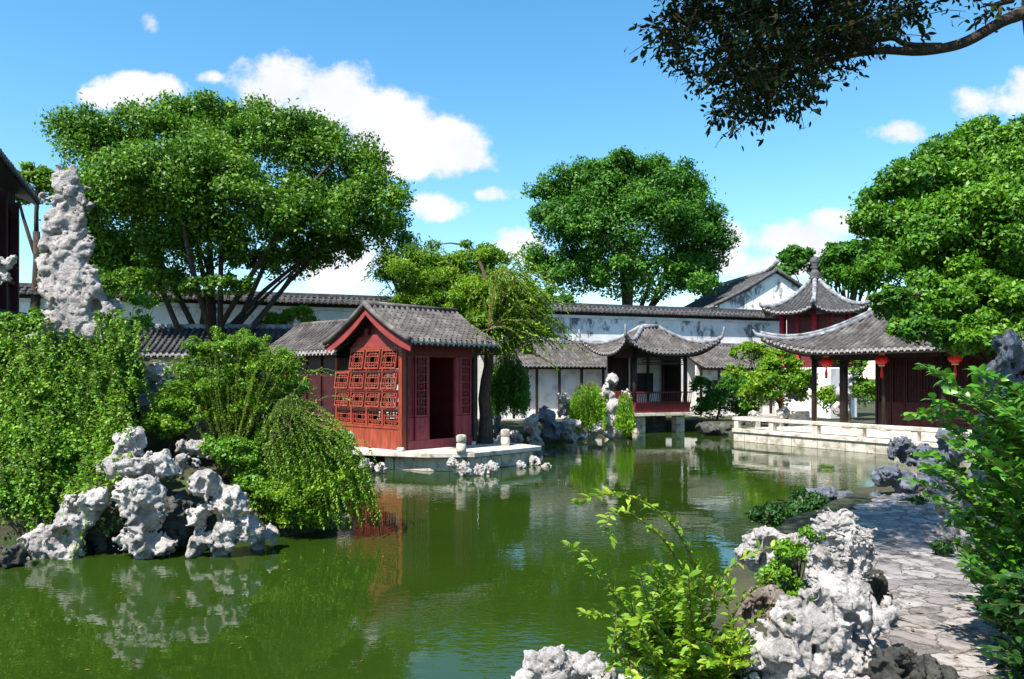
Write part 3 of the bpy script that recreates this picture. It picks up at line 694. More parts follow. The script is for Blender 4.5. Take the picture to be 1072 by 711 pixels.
for (px, py, D, s_, lab) in ((422, 471, 21.8, .10, 'small stone foot block at the front corner post of the red house'), (497, 466, 24, .09, 'small stone foot block under the far corner of the red house')):
    b_ = P(px, py, D); b_[2] = .505; mb = MB(); mb.lathe((0, 0, 0), [(s_, 0), (s_ * 1.1, .03), (s_ * 1.05, .09), (s_ * .8, .11)], 12)
    o = mb.build('column_base', STONE, None, smooth=True); o.location = V3(b_ + np.array([-.05, -.12, 0])); tag(o, lab, 'stone block')

# ------------------------------------------------------------------ back wall with tiled coping
wd = np.array([25.3, 9.5]); wd /= np.linalg.norm(wd); wa = math.atan2(wd[1], wd[0]); W0 = np.array([-11, 37.5]) - wd * 14
wall = empty('garden_wall', (W0[0], W0[1], 0), wa, 'long high white garden wall with dark tiled coping closing the back of the garden', 'wall')
WL = 43.0
MB().box(0, WL, 0, .35, -.5, 5.75).build('rendered_wall', WALLM, wall)
MB().box(-.01, WL + .01, -.06, .41, 5.753, 5.90).build('cornice', WHITE, wall)
MB().box(0, WL, -.03, .38, 5.903, 6.15).build('frieze', DARKW, wall)
T, Sf, Dp = new3()
roof_face(T, Sf, Dp, (0, -.35, 6.12), (1, 0, 0), (0, 1, 0), WL, .52, .28, sp=.27, course=.3)
roof_face(T, Sf, Dp, (WL, .70, 6.12), (-1, 0, 0), (0, -1, 0), WL, .52, .28, sp=.27, course=.3, tips=False)
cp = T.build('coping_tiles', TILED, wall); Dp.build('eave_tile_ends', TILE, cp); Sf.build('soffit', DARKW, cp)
MB().box(0, WL, .08, .26, 6.38, 6.56).build('coping_ridge', RIDGED, wall)

# ------------------------------------------------------------------ gallery against the wall
def wall_local(px, D):    # x along wall at pixel column
    t = (px - CX) / F; # ray X=tY ; point W0+wd*s - nrm*off
    a = W0[0] - t * W0[1]; b = wd[0] - t * wd[1]; return -a / b
def gallery(x0, x1, label, off=2.3, win=()):
    g = empty('covered_gallery', (W0[0] + wd[0] * x0, W0[1] + wd[1] * x0, .45), wa, label, 'gallery', 'lean-to galleries along the back wall')
    L = x1 - x0; T, Sf, Dp = new3()
    roof_face(T, Sf, Dp, (0, -off - .3, 2.68), (1, 0, 0), (0, 1, 0), L, off + .28, 1.25, sp=.22)
    finish_roof(T, Sf, Dp, g)
    MB().box(0, L, -.12, -.01, 3.93, 4.08).build('top_ridge', RIDGE, g)
    n = int(L / 1.15)
    for k in range(n + 1):
        x = .1 + k * (L - .2) / n; MB().box(x - .055, x + .055, -off - .05, -off + .06, 0, 2.62).build('post', DARKW, g)
    MB().box(0, L, -off - .035, -off + .045, 2.50, 2.64).build('eave_beam', DARKW, g)
    MB().box(.02, L - .02, -off + .35, -off + .45, -.4, 2.75).build('inner_wall', WHITE, g)
    MB().box(0, L, -off - .5, -.05, -.5, .06).build('floor', STONE, g)
    for x in win:
        f = MB().box(x - .45, x + .45, -off + .31, -off + .347, 1.25, 1.95).build('window', DARKW, g)
        mb = MB(); 
        for q in range(4): mb.box(x - .42 + q * .28 - .015, x - .42 + q * .28 + .015, -off + .29, -off + .308, 1.27, 1.93)
        mb.build('window_bars', DARKRED, f)
gallery(wall_local(496, 0), wall_local(655, 0), 'grey tiled gallery with dark posts and white back panels left of the water pavilion', win=(1.2,))
gallery(wall_local(708, 0), wall_local(815, 0), 'grey tiled gallery right of the water pavilion behind the bushes', win=(1.5, 3.2))

# low roofed corridor between the big tree and the red house
b0 = P(118, 362, 27); cor = empty('corridor_roof', (b0[0], b0[1], .5), math.radians(4), 'dark tiled corridor roof with pale ridge half hidden by bushes left of the red house', 'corridor')
T, Sf, Dp = new3(); roof_face(T, Sf, Dp, (0, -.4, 2.8), (1, 0, 0), (0, 1, 0), 8.5, 1.7, 1.0); roof_face(T, Sf, Dp, (8.5, 3.0, 2.8), (-1, 0, 0), (0, -1, 0), 8.5, 1.7, 1.0, tips=False)
finish_roof(T, Sf, Dp, cor, TILED)
MB().box(-.05, 8.55, 1.2, 1.4, 3.76, 3.93).build('ridge', RIDGE, cor, bevel=.02)
MB().box(.1, 8.4, .3, .42, -1, 2.8).build('wall', WHITE, cor)
for k in range(8): MB().box(.15 + k * 1.15, .27 + k * 1.15, -.05, .08, -.6, 2.8).build('post', DARKW, cor)

# ------------------------------------------------------------------ hip roofs
def hip_ridge(mb, pos, L, k, R, side, t1=1.0, r=.085, curl=.35, off=.08, n=14, curl_out=.3):
    pts = []; rr = []
    for q in range(n + 1):
        t = t1 * (1 - q / n); s = k * R * t; s = s if side == 0 else L - s
        p = pos(np.array(s), np.array(t)) + np.array([0, 0, off]); pts.append(p); rr.append(r)
    d = pts[-1] - pts[-3]; d[2] = 0; d /= np.linalg.norm(d) + 1e-9
    for q in (1, 2, 3, 4):
        u = q / 4; pts.append(pts[n] + d * curl_out * (u ** .8) + np.array([0, 0, curl * u ** 1.8])); rr.append(r * (1 - .75 * u))
    mb.tube(pts, rr, 8)

def MBL(l):
    m_ = MB(); l.append(m_); return m_
# water pavilion in the middle distance
pav_a = math.radians(22); pc = P(664, 433, 36.0)
pav = empty('water_pavilion', (pc[0], pc[1], .0), pav_a, 'open red and dark timber pavilion with upturned eaves on stone piers over the water', 'pavilion')
PW, PD = 2.95, 2.2
MB().box(-.15, PW + .15, -.15, PD, .78, .92).build('deck_slab', STONE, pav, bevel=.01)
for x in (.42, PW - .42):
    MB().box(x - .22, x + .22, .1, .5, -.9, .78).build('stone_pier', BLOCK, pav)
mb = MB(); mb.box(.7, PW - .7, .9, 1.2, -.8, .78); mb.build('rear_pier', ROCKD, pav)
for x in (.12, PW - .12):
    for y in (.15, PD - .2): MB().lathe((x, y, .92), [(.1, 0), (.1, 2.95)], 10).build('column', DARKW, pav, smooth=True)
for x in (1.05, 1.95): MB().box(x - .05, x + .05, PD - .25, PD - .15, .92, 3.8).build('rear_mullion', DARKW, pav)
# goose-neck bench and balustrade
MB().prism([(-.02, .925), (.10, .925), (.10, 1.33), (-.10, 1.33)], 0, .0, PW).build('bench_front', MAROON, pav)
MB().prism([(.0, .925), (.10, .925), (.10, 1.33), (-.05, 1.33)], 1, .12, PD - .3).build('bench_side', MAROON, pav)
MB().box(-.02, PW + .02, -.14, .26, 1.332, 1.39).build('bench_seat', DARKRED, pav)
mb = MB(); mb.box(.0, PW, -.24, -.18, 1.83, 1.89); mb.box(0, PW, -.16, -.13, 1.42, 1.45)
for q in range(28):
    x = .03 + q * (PW - .06) / 27; mb.tube([(x, -.12, 1.40), (x, -.16, 1.6), (x, -.21, 1.84)], .016, 5)
mb.build('balustrade', DARKRED, pav)
mb = MB(); mb.box(-.08, -.02, .1, PD - .2, 1.83, 1.89)
for q in range(20): y = .15 + q * (PD - .5) / 19; mb.box(-.07, -.03, y - .015, y + .015, 1.34, 1.84)
mb.build('side_balustrade', DARKRED, pav)
MB().box(.05, PW - .05, .08, .18, 3.45, 3.85).build('front_beam', DARKW, pav)
MB().box(.06, .16, .2, PD - .2, 3.45, 3.85).build('side_beam', DARKW, pav)
mb = MB(); mb.box(-.1, PW + .1, PD + .1, PD + .2, .3, 3.8); mb.build('rear_wall', WHITE, pav)
MB().box(1.3, 2.4, PD + .04, PD + .095, 1.75, 2.75).build('rear_window', DARKW, pav)
MB().box(-.12, 1.0, PD + .02, PD + .095, .95, 3.7).build('dark_rear_panel', DARKW, pav)  # dark panel added to darken the pavilion interior
MB().box(PW + .12, PW + .16, .9, PD + .2, .95, 3.7).build('dark_side_panel', DARKW, pav)  # dark sheet added at the side to keep the interior dark
MB().box(-.1, PW + .1, -.1, PD, 3.86, 3.92).build('ceiling', DARKW, pav)
mb = MB(); lattice(mb, PW - .3, .32, Matrix.Translation((.15, .13, 3.12)), style=0, bar=.03); mb.build('hanging_fret', DARKW, pav)
T, Sf, Dp = new3(); ov = .80; ez2 = 3.66; RR = 1.85; rs_ = 1.2; LX = PW + 2 * ov; LY = PD + 2 * ov + .001; hpl = []
corners = [(-ov, -ov), (PW + ov, -ov), (PW + ov, PD + ov), (-ov, PD + ov)]; dirs = [(1, 0), (0, 1), (-1, 0), (0, -1)]; inw = [(0, 1), (-1, 0), (0, -1), (1, 0)]
for q in range(4):
    L = LX if q % 2 == 0 else LY
    ps = roof_face(T, Sf, Dp, (*corners[q], ez2), (*dirs[q], 0), (*inw[q], 0), L, RR, rs_, k=1.0, lift=.62, ext=.22, sp=.2, lc=2.0, soff=.14, c=.25)
    hip_ridge(MBL(hpl), ps, L, 1.0, RR, 0, r=.10, curl=.50, curl_out=.14)
rfo = finish_roof(T, Sf, Dp, pav); [m_.build('hip_ridge', RIDGE, rfo, smooth=True) for m_ in hpl]
cx0 = -ov + RR; MB().tube([(cx0, -ov + RR, ez2 + rs_ + .08), (PW + ov - RR, -ov + RR, ez2 + rs_ + .08)], .12, 8).build('ridge', RIDGE, pav, smooth=True)
# ------------------------------------------------------------------ stone walkway with low parapet on the right
A0 = np.array([8.85, 31.8]); wv = np.array([.497, -.868]); wang = math.atan2(wv[1], wv[0])
wk = empty('stone_walkway', (A0[0], A0[1], 0), wang, 'pale stone waterside walkway with a low open parapet in front of the hall', 'walkway')
MB().box(0, 10.5, 0, 7.5, -.9, .36).build('retaining_wall', BLOCK, wk)
MB().box(-.05, 10.5, -.06, 7.5, .362, .50).build('paving_slab', STONE, wk, bevel=.012)
mb = MB()
for k, x in enumerate((.12, 1.9, 3.9, 5.75, 7.7, 9.6)):
    MB().box(x - .11, x + .11, .0, .20, .503, .83).build('parapet_post', STONE, wk)
MB().box(-.05, 10.5, -.03, .23, .832, .96).build('parapet_rail', STONE, wk, bevel=.012)
MB().box(-.04, .18, .24, 2.8, .832, .96).build('parapet_return', STONE, wk)
for y in (1.2, 2.6): MB().box(.0, .16, y - .12, y + .12, .503, .83).build('parapet_post', STONE, wk)

# ------------------------------------------------------------------ waterside hall
HO = np.array([11.7, 30.86, .5])
hall = empty('waterside_hall', HO, wang, 'dark timber hall with sweeping tiled roof and red lanterns behind the stone walkway', 'hall')
MB().box(-.6, 9.4, -.5, 5.0, .003, .12).build('floor_slab', STONE, hall)
for x, y, r_ in ((0, 0, .09), (1.15, .25, .15), (3.0, .0, .07), (5.2, 0, .09), (7.4, 0, .09), (0, 4.0, .1), (2.3, 4.0, .1)):
    MB().lathe((x, y, .12), [(r_, 0), (r_, 3.0)], 12).build('column', DARKW, hall, smooth=True)
    MB().lathe((x, y, .121), [(r_ * 1.6, 0), (r_ * 1.8, .06), (r_ * 1.6, .14), (r_ * 1.05, .16)], 12).build('column_base', STONE, hall, smooth=True)
MB().box(-.1, 9.4, -.08, .08, 2.72, 3.05).build('eave_beam', DARKW, hall)
MB().box(-.09, .07, .1, 4.0, 2.72, 3.05).build('side_beam', DARKW, hall)
for k in range(13):
    x = 2.25 + k * .55; mb = MB(); Mx = Matrix.Translation((x, .75, .15))
    lattice(mb, .52, 1.6, Mx @ Matrix.Translation((0, 0, .95)), style=1, bar=.022); mb.box(0, .52, -.02, .02, .0, .94, Mx); mb.box(.06, .46, -.032, -.021, .12, .8, Mx)
    mb.build('door_panel', DEEP, hall)  # panel colour carries the darkness under the hall eaves
MB().box(2.2, 9.4, .80, .86, .12, 3.0).build('inner_wall', DARKW, hall)
MB().box(2.15, 2.21, .70, 4.2, .12, 3.0).build('side_wall', DARKW, hall)
mb = MB(); mb.box(.1, 2.1, 4.3, 4.4, .12, .75); mb.build('garden_bench_wall', STONE, hall)
mb = MB(); lattice(mb, 2.0, .3, Matrix.Translation((.1, .02, 2.42)), style=0, bar=.025); mb.build('hanging_fret', DARKW, hall)
T, Sf, Dp = new3(); LX = 12.5; RR = 3.1; ez3 = 2.98; rs3 = 1.85; LY = 6.4; hpl = []; oc = 1.05
cs = [(-oc, -oc), (-oc + LX, -oc), (-oc + LX, -oc + LY), (-oc, -oc + LY)]
for q in range(4):
    L = LX if q % 2 == 0 else LY
    ps = roof_face(T, Sf, Dp, (*cs[q], ez3), (*dirs[q], 0), (*inw[q], 0), L, RR, rs3, k=1.0, lift=.62, ext=.35, sp=.23, lc=2.6, soff=.14, c=.35)
    hip_ridge(MBL(hpl), ps, L, 1.0, RR, 0, r=.11, curl=.25, curl_out=.3)
    if q in (0,): hip_ridge(hpl[-1], ps, L, 1.0, RR, 0, r=.07, curl=.0, off=.20, curl_out=.01)
rfo = finish_roof(T, Sf, Dp, hall); [m_.build('hip_ridge', RIDGE, rfo, smooth=True) for m_ in hpl]
MB().box(-oc + RR, -oc + LX - RR, -oc + LY / 2 - .1, -oc + LY / 2 + .1, ez3 + rs3 - .03, ez3 + rs3 + .35).build('ridge', RIDGED, hall, bevel=.02)

# red lanterns
LAN = M_noise('red_lantern_silk', [(.3, (.55, .01, .012)), (.7, (.75, .02, .02))], 3, .4, .1, .002); GOLD = M_noise('gold_trim', [(.3, (.5, .35, .12)), (.7, (.7, .55, .25))], 6, .4, .1, .002)
def lantern(loc, lab):
    r_ = empty('red_lantern', loc, 0, lab, 'lantern', 'red silk lanterns hanging from the hall eaves')
    prof = [(.10, -.17)] + [(0.20 * math.cos(a) ** .8 + .02, .155 * math.sin(a)) for a in np.linspace(-1.2, 1.2, 9)] + [(.10, .17)]
    mb = MB(); seg = 32; vs = []; fs = []
    for (r, z) in prof:
        for k in range(seg):
            a = 2 * math.pi * k / seg; rr = r * (1 if k % 2 else .93); vs.append((rr * math.cos(a), rr * math.sin(a), z))
    for i in range(len(prof) - 1):
        for k in range(seg): l = (k + 1) % seg; fs.append((i * seg + k, i * seg + l, (i + 1) * seg + l, (i + 1) * seg + k))
    mb.add(vs, fs); mb.build('lantern_body', LAN, r_, smooth=True)
    MB().lathe((0, 0, -.22), [(.10, 0), (.11, .05)], 14).build('lower_collar', GOLD, r_); MB().lathe((0, 0, .17), [(.11, 0), (.10, .05)], 14).build('upper_collar', GOLD, r_)
    MB().lathe((0, 0, -.62), [(.045, 0), (.05, .2), (.02, .40)], 8).build('tassel', LAN, r_); MB().tube([(0, 0, .22), (0, 0, .55)], .008, 5).build('cord', DARKW, r_)
def hall_pt(x, y, z):
    return np.array([HO[0] + wv[0] * x - wv[1] * y, HO[1] + wv[1] * x + wv[0] * y, HO[2] + z])
def lantern_at(px, py, yl, lab):
    t = (px - CX) / F; p0 = hall_pt(0, yl, 0); s = (t * p0[1] - p0[0]) / (wv[0] - t * wv[1]); p = hall_pt(s, yl, 0)
    p[2] = H + (YH - py) / F * p[1]; lantern(p, lab)
lantern_at(865, 379, -.45, 'red lantern hanging between the first two dark columns of the hall')
lantern_at(923, 377, -.45, 'red lantern hanging before the lattice doors, middle of the three large ones')
lantern_at(1000, 375, -.45, 'rightmost red lantern, hanging against the darkest part of the hall')

# ------------------------------------------------------------------ upper hexagonal pavilion
hc = P(853, 396, 43); hx = empty('hexagonal_pavilion', (hc[0], hc[1], .4), 0, 'six-sided pavilion with red columns and tall finial rising behind the hall roof', 'pavilion')
HR = 2.3; hz = 5.55
T, Sf, Dp = new3(); hpl = []; ang0 = math.radians(-90 - 30 + 8)
for q in range(6):
    a0 = ang0 + q * math.pi / 3; a1 = a0 + math.pi / 3; Ro = HR + .55
    p0 = np.array([Ro * math.cos(a0), Ro * math.sin(a0), hz]); p1 = np.array([Ro * math.cos(a1), Ro * math.sin(a1), hz]); e = (p1 - p0); L = np.linalg.norm(e); e /= L
    i_ = np.array([-e[1], e[0], 0]); Rr = L * math.sqrt(3) / 2
    ps = roof_face(T, Sf, Dp, p0, e, i_, L, Rr, 2.0, k=L / 2 / Rr, lift=.35, ext=.12, sp=.24, lc=1.2, c=.55, soff=.14)
    hip_ridge(MBL(hpl), ps, L, L / 2 / Rr, Rr, 0, r=.12, curl=.22, curl_out=.12, t1=.97)
    c = (HR * .82 * math.cos(a0), HR * .82 * math.sin(a0)); MB().lathe((*c, .1), [(.13, 0), (.13, hz - .1)], 10).build('column', COLRED, hx, smooth=True)
    m0 = (HR * .82 * math.cos(a0 + math.pi / 6) * .866, HR * .82 * math.sin(a0 + math.pi / 6) * .866)
    MB().lathe((*m0, .1), [(.07, 0), (.07, hz - .1)], 8).build('post', COLRED, hx, smooth=True)
rfo = finish_roof(T, Sf, Dp, hx, TILED, TIPS); [m_.build('hip_ridge', RIDGE, rfo, smooth=True) for m_ in hpl]
MB().lathe((0, 0, 0), [(1.45, 0), (1.45, hz - .1)], 6).build('inner_screen', DARKRED, hx)
MB().lathe((0, 0, 0), [(2.1, 0), (2.1, 2.6), (2.0, 2.65)], 6).build('lower_storey', WHITE, hx)
MB().lathe((0, 0, hz + 1.85), [(.30, 0), (.34, .12), (.22, .2), (.34, .34), (.2, .46), (.13, .6), (.24, .7), (.14, .78), (.27, .92), (.28, 1.06), (.2, 1.2), (.08, 1.27)], 16).build('finial', RIDGED, hx, smooth=True)

# ------------------------------------------------------------------ white gabled house behind
gb = P(812, 396, 50); gh = empty('gabled_house', (gb[0], gb[1], .4), math.radians(8), 'white gabled house with long grey roof rising above the back wall', 'house')
gw = 3.7; gl = 9.0; gz = 6.7; gr = 8.7
MB().prism([(-gw, 0), (gw, 0), (gw, gz), (0, gr), (-gw, gz)], 1, 0, .3).build('gable_wall', WALLM, gh)
MB().box(-gw + .02, gw - .02, .3, gl, 0, gz - .1).build('side_walls', WHITE, gh)
T, Sf, Dp = new3()
sh = Matrix.Identity(4)
pl = roof_face(T, Sf, Dp, (-gw - .4, gl, gz - .1), (0, -1, 0), (1, 0, 0), gl + .2, gw + .4, gr - gz + .25, sp=.28, c=.2)
roof_face(T, Sf, Dp, (gw + .4, -.2, gz - .1), (0, 1, 0), (-1, 0, 0), gl + .2, gw + .4, gr - gz + .25, sp=.28, c=.2, tips=False)
finish_roof(T, Sf, Dp, gh, TILED)
mb = MB(); q = [(0, y, gr + .25 + .35 * max(0, (1.5 - y) / 1.5) ** 2 * (y < 1.5)) for y in np.linspace(-.3, gl, 14)]; mb.tube(q, .15, 8); mb.build('ridge', RIDGE, gh, smooth=True)
mb = MB()
for sg in (-1, 1):
    mb.tube([(sg * (gw + .4) * (1 - t), -.22, gz - .05 + (gr - gz + .25) * (.8 * t + .2 * t * t)) for t in np.linspace(0, 1, 9)], .11, 8)
mb.build('verge_tiles', RIDGED, gh, smooth=True)

# ------------------------------------------------------------------ dark building at the left edge
lb = P(42, 396, 19.0); ed = math.atan2(3.1, -1.3)
lh = empty('upper_hall', (lb[0], lb[1], 3.69), ed, 'dark red timber hall with tiled eaves cut off by the left picture edge', 'hall')
# local +x = far, local +y = left of it (away from pond)
T, Sf, Dp = new3(); roof_face(T, Sf, Dp, (-5.6, 0, 2.98), (1, 0, 0), (0, 1, 0), 5.6, 3.0, 1.9); finish_roof(T, Sf, Dp, lh, TILED, TILED)
MB().box(-5.6, -.15, .55, .7, -3, 1.0).build('dado_wall', DARKW, lh)
for x in (-.25, -1.6, -2.9, -4.2): MB().box(x - .08, x + .08, .40, .56, -3, 2.9).build('post', DEEP, lh)
MB().box(-5.6, -.17, .45, .55, .95, 1.05).build('rail', DEEP, lh)
MB().box(-5.6, -.15, .85, .95, -3, 2.9).build('inner_wall', DARKW, lh)
for x in (-.95, -2.3):
    mb = MB(); lattice(mb, 1.0, 1.6, Matrix.Translation((x - .5, .60, 1.1)), style=1); mb.build('window_lattice', DEEP, lh)
MB().box(-.2, -.1, .5, 4, -3, 3.3).build('end_wall', DARKW, lh)

# ------------------------------------------------------------------ rocks
rock('tall pale scholar stone standing upright on the rockery by the left edge', [(68,176,9,10),(68,190,15,11),(60,208,18,11),(82,212,16,12),(66,232,23,15),(84,240,14,12),(66,258,25,20),(72,282,30,22),(76,306,34,24),(80,328,37,24),(84,346,38,18)], 13, 110, M_rock('grey_scholar_stone', (.24, .215, .205), (.42, .385, .37), (.55, .51, .49)), crk=.75, seed=4, holes=4, hs=.24, rough=.15, dm=.45)
rock('pale pointed rock crouching low on the shore under the vines', [(45,572,22),(72,548,22),(94,528,18,18),(72,578,20),(28,584,14,12)], 11.2, 56, seed=5, holes=14)
rock('dark low rock at the waterline in the left corner', [(12,585,20,14),(-8,590,16,14)], 10.6, 32, ROCKD, seed=6)
rock('round headed rock stacked highest over the shore', [(140,463,16,15,0.3),(128,490,20,16),(162,488,24,15),(188,486,14,10,.3)], 11.6, 52, seed=7, holes=12)
rock('ragged pillar of pale rock rising straight from the water', [(146,520,24,22),(155,545,20,18),(148,570,24,16),(170,566,14,13)], 11.1, 56, seed=8, holes=12)
rock('hollowed pale rock with round holes at the water beside the drooping bush', [(215,508,18,14),(240,526,20,16),(208,540,14,14),(214,568,15,18),(238,560,16,18),(226,580,12,12),(262,552,14,14)], 11.2, 60, seed=9, holes=18, hs=.42)
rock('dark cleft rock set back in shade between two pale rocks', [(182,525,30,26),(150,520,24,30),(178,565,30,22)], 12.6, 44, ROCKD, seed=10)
rock('flat grey slab lying behind the hollowed rock', [(204,468,19,8),(222,474,12,6)], 12.6, 30, seed=11, holes=3)
rock('small wet rock at the foot of the drooping bush', [(282,562,12,12),(272,574,9,8)], 11.7, 28, seed=12, holes=4)
rock('added dark rock standing for the shaded gap right of the pointed rock at the waterline', [(112,552,22,34),(96,580,24,14),(125,578,18,16)], 11.7, 40, ROCKD, seed=113, holes=8)  # dark colour stands for the shaded cavity between rocks
rock('added dark rock standing for the shaded gap left of the hole-pierced rock', [(188,548,24,34),(186,580,22,14)], 11.8, 40, ROCKD, seed=114, holes=8)  # likewise a shaded cavity made as a dark rock
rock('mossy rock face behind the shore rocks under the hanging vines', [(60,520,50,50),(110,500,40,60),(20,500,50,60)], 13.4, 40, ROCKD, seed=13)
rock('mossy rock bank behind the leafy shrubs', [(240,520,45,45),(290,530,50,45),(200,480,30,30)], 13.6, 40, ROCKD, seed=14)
rock('greyish rock showing through leaves high on the slope', [(166,392,13,14),(174,410,13,13),(158,425,14,14)], 13.6, 44, seed=15)
rock('pale rock behind thin stems of the upright shrub', [(218,440,16,17),(208,455,13,12)], 13.4, 36, seed=16)
rock('pale rock half hidden by vines beside the dark hall', [(44,352,14,10),(22,370,14,12)], 13, 30, seed=17)
rock('mossy mound of rock crowned with vines below the tall stone', [(70,400,70,65),(10,410,60,70),(110,440,45,60)], 15, 44, ROCKD, seed=18)
rock('small knobby rock at the right foot of the tall stone', [(122,322,7,9)], 13.3, 22, seed=19, holes=3)
rock('pale swirled stone carving-like rock before the dark hall', [(2,277,12,7),(12,272,7,5),(2,290,9,7)], 12.2, 36, seed=20)
rock('pale round rock beside the left end of the stone terrace', [(362,462,9,12),(356,476,9,9)], 18.5, 30, seed=21, holes=3)
for k, (px, py, r, D, lab) in enumerate([
    (398,490,6,20.9,'small rock in the shade under the left part of the terrace'), (383,486,7,21.4,'darker rock farthest left under the terrace slab'),
    (474,484,6,20.6,'upright pale rock leaning on the terrace plinth'), (486,492,8,20.4,'wide pale rock at the foot of the terrace corner'), (503,493,7,20.5,'pale rock just right of the terrace corner'),
    (514,490,7,20.9,'tall rounded rock against the right side of the terrace'), (545,487,5,22.2,'small pale rock near the far end of the terrace'), (559,483,6,23.0,'egg shaped pale rock off the far end of the terrace'), (572,489,5,22.6,'tiny flat rock standing alone in the water off the terrace')]):
    rock(lab, [(px,py,r,r*.95),(px+r*.5,py+r*.4,r*.7,r*.7)], D, 24, seed=30+k, holes=3)
for k, (bl, D, m, lab) in enumerate([
    ([(518,434,6,12),(516,448,8,10),(524,456,9,6)],28.5,ROCKB,'tall pierced grey rock just right of the leaning tree trunk'),
    ([(508,462,9,5)],28,ROCKB,'low grey rock at the water below the tree trunk'), ([(536,458,10,7)],29,ROCK,'broad rock at the far shore near the hanging leaves'),
    ([(556,447,8,12),(560,459,9,6)],30,ROCK,'rounded rock with a mossy top in front of the gallery'), ([(572,437,10,10),(580,450,12,10)],30.5,ROCKB,'blue grey craggy rock before the gallery posts'),
    ([(596,446,11,9),(604,457,11,6)],31.5,ROCK,'craggy rock left of the weeping bush'), ([(590,417,6,7),(592,429,8,8)],33,ROCK,'small pale rock perched highest beside the gallery'),
    ([(562,463,9,5)],28.8,ROCK,'pale boulder sitting at the waterline below the gallery'), ([(620,452,10,7)],32.4,ROCK,'light rock at the water under the weeping bush'),
    ([(641,398,6,8),(636,412,8,9),(642,426,8,9),(637,440,9,9),(641,453,9,7)],32.5,ROCK,'tall pale twisted stone between two curtains of weeping leaves'),
    ([(628,449,8,8)],32,ROCK,'squat pale rock at the foot of the tall twisted stone'), ([(655,415,5,7)],33,ROCK,'small pale knob right of the tall twisted stone'),
    ([(744,450,14,9),(764,452,12,9),(780,448,12,8)],35,ROCKD,'dark rocks edge under the bushes right of the pavilion'), ([(690,448,14,7),(712,449,12,6)],39.5,ROCKD,'dark rock shelf in the shadow under the pavilion'),
    ([(838,396,7,8),(834,412,9,9),(846,404,8,6)],33.5,ROCKB,'grey animal-shaped stone set on a plinth beside the walkway'), ([(820,432,8,6)],33,ROCK,'pale lump of stone on the walkway left of the plinth'),
    ([(790,436,6,6)],35,ROCK,'small pale rock behind the left end of the parapet'), ([(886,398,6,8),(884,412,8,10),(880,428,8,10)],36,ROCK,'pale garden stone glimpsed through the open bay of the hall'),
    ]):
    rock(lab, bl, D, 34, m, seed=50+k, holes=7)
pl_ = P(836, 440, 33.3); MB_ = MB().box(-.42, .42, -.35, .35, 0, .62); o = MB_.build('stone_plinth', STONE, None, bevel=.02); o.location = (pl_[0], pl_[1], .5); o.rotation_euler[2] = -.3; tag(o, 'square pale stone plinth under the animal-shaped stone', 'plinth')
# right bank
rock('smooth blue grey boulder on the bank above the small round bush', [(862,521,18,11),(872,530,12,9)], 12.4, 34, ROCKB, seed=80, holes=4, rough=.2)
rock('blue grey rock beside the path, next to the smooth boulder', [(889,526,12,11),(900,533,8,8)], 12.0, 30, ROCKB, seed=81, holes=4, rough=.2)
rock('small dark rock at the water edge where the path bends', [(909,524,9,9)], 13, 26, ROCKB, seed=82, holes=3)
for k, (bl, D, lab) in enumerate([
    ([(945,470,14,13),(962,480,14,12)],12.0,'dark blue rock crowning the shaded pile at the path end'), ([(930,500,15,13),(948,508,14,14)],11.4,'dark blue rock left at the base of the shaded pile'),
    ([(976,490,18,18)],11.6,'dark blue rock in the middle of the shaded pile'), ([(950,526,10,8)],10.6,'small blue grey rock lowest in the shaded pile'), ([(982,514,16,13),(1006,507,16,14)],11.0,'dark blue rock right at the base of the shaded pile'),
    ([(1000,470,20,20)],12.2,'dark blue rock behind the glossy bush'), ([(918,523,9,9)],11.2,'small dark blue rock left of the shaded pile beside the water')]):
    rock(lab, bl, D, 44, ROCKB, seed=90+k, holes=10)  # shade over the pile is put into its blue colour
rock('bright white rounded rock at the edge of the path', [(998,528,19,13),(1016,532,14,14),(1024,552,16,16)], 8.2, 44, seed=100, holes=10)
rock('smaller pale rock under the bright white one', [(992,556,13,11),(1008,568,14,12)], 7.9, 34, seed=101, holes=4)
rock('high blue grey cliff rock rising at the right picture edge', [(1062,372,22,22),(1050,400,24,22),(1070,430,30,30),(1046,448,22,26),(1070,480,34,30),(1040,490,22,24)], 9.6, 56, ROCKB, seed=102, holes=14)
rock('pale rock backing the glossy bush at the right edge', [(1075,560,34,40),(1090,640,40,60)], 7.2, 44, ROCKD, seed=103)
# foreground
rock('tall jagged white foreground rock leaning beside the path', [(876,551,22,16),(892,570,22,20),(864,588,18,18),(900,596,14,20),(858,606,14,14)], 5.0, 90, mat=ROCKW, crk=.65, seed=110, holes=6, rough=.27, strat=1, dm=.7)
rock('broad pale weathered rock at the foot of the leaning one', [(884,630,30,26),(868,664,42,32),(830,690,38,32),(884,700,42,34),(905,650,22,30),(815,715,36,26),(800,690,20,26),(842,655,26,26)], 4.75, 84, mat=ROCKW, crk=.65, seed=111, holes=10, rough=.32, dm=.7, hs=.3)
rock('low pale ridge of rock behind the yellow green shrub', [(800,565,16,15),(825,572,22,15),(786,578,14,12),(812,590,22,16)], 6.3, 54, ROCKW, seed=112, holes=8)
rock('pale two humped rock at the bottom of the picture', [(578,700,26,24),(600,705,24,22),(556,722,26,24),(632,716,28,22),(600,735,50,24)], 5.0, 60, mat=ROCKW, crk=.65, seed=113, holes=4, rough=.28)
rock('rust tinged low rock in the water beneath the yellow green shrub', [(800,628,22,12),(790,642,20,14)], 5.9, 40, M_rock('rusty_limestone', (.14,.09,.06), (.26,.2,.17), (.45,.40,.36)), seed=114, holes=6)
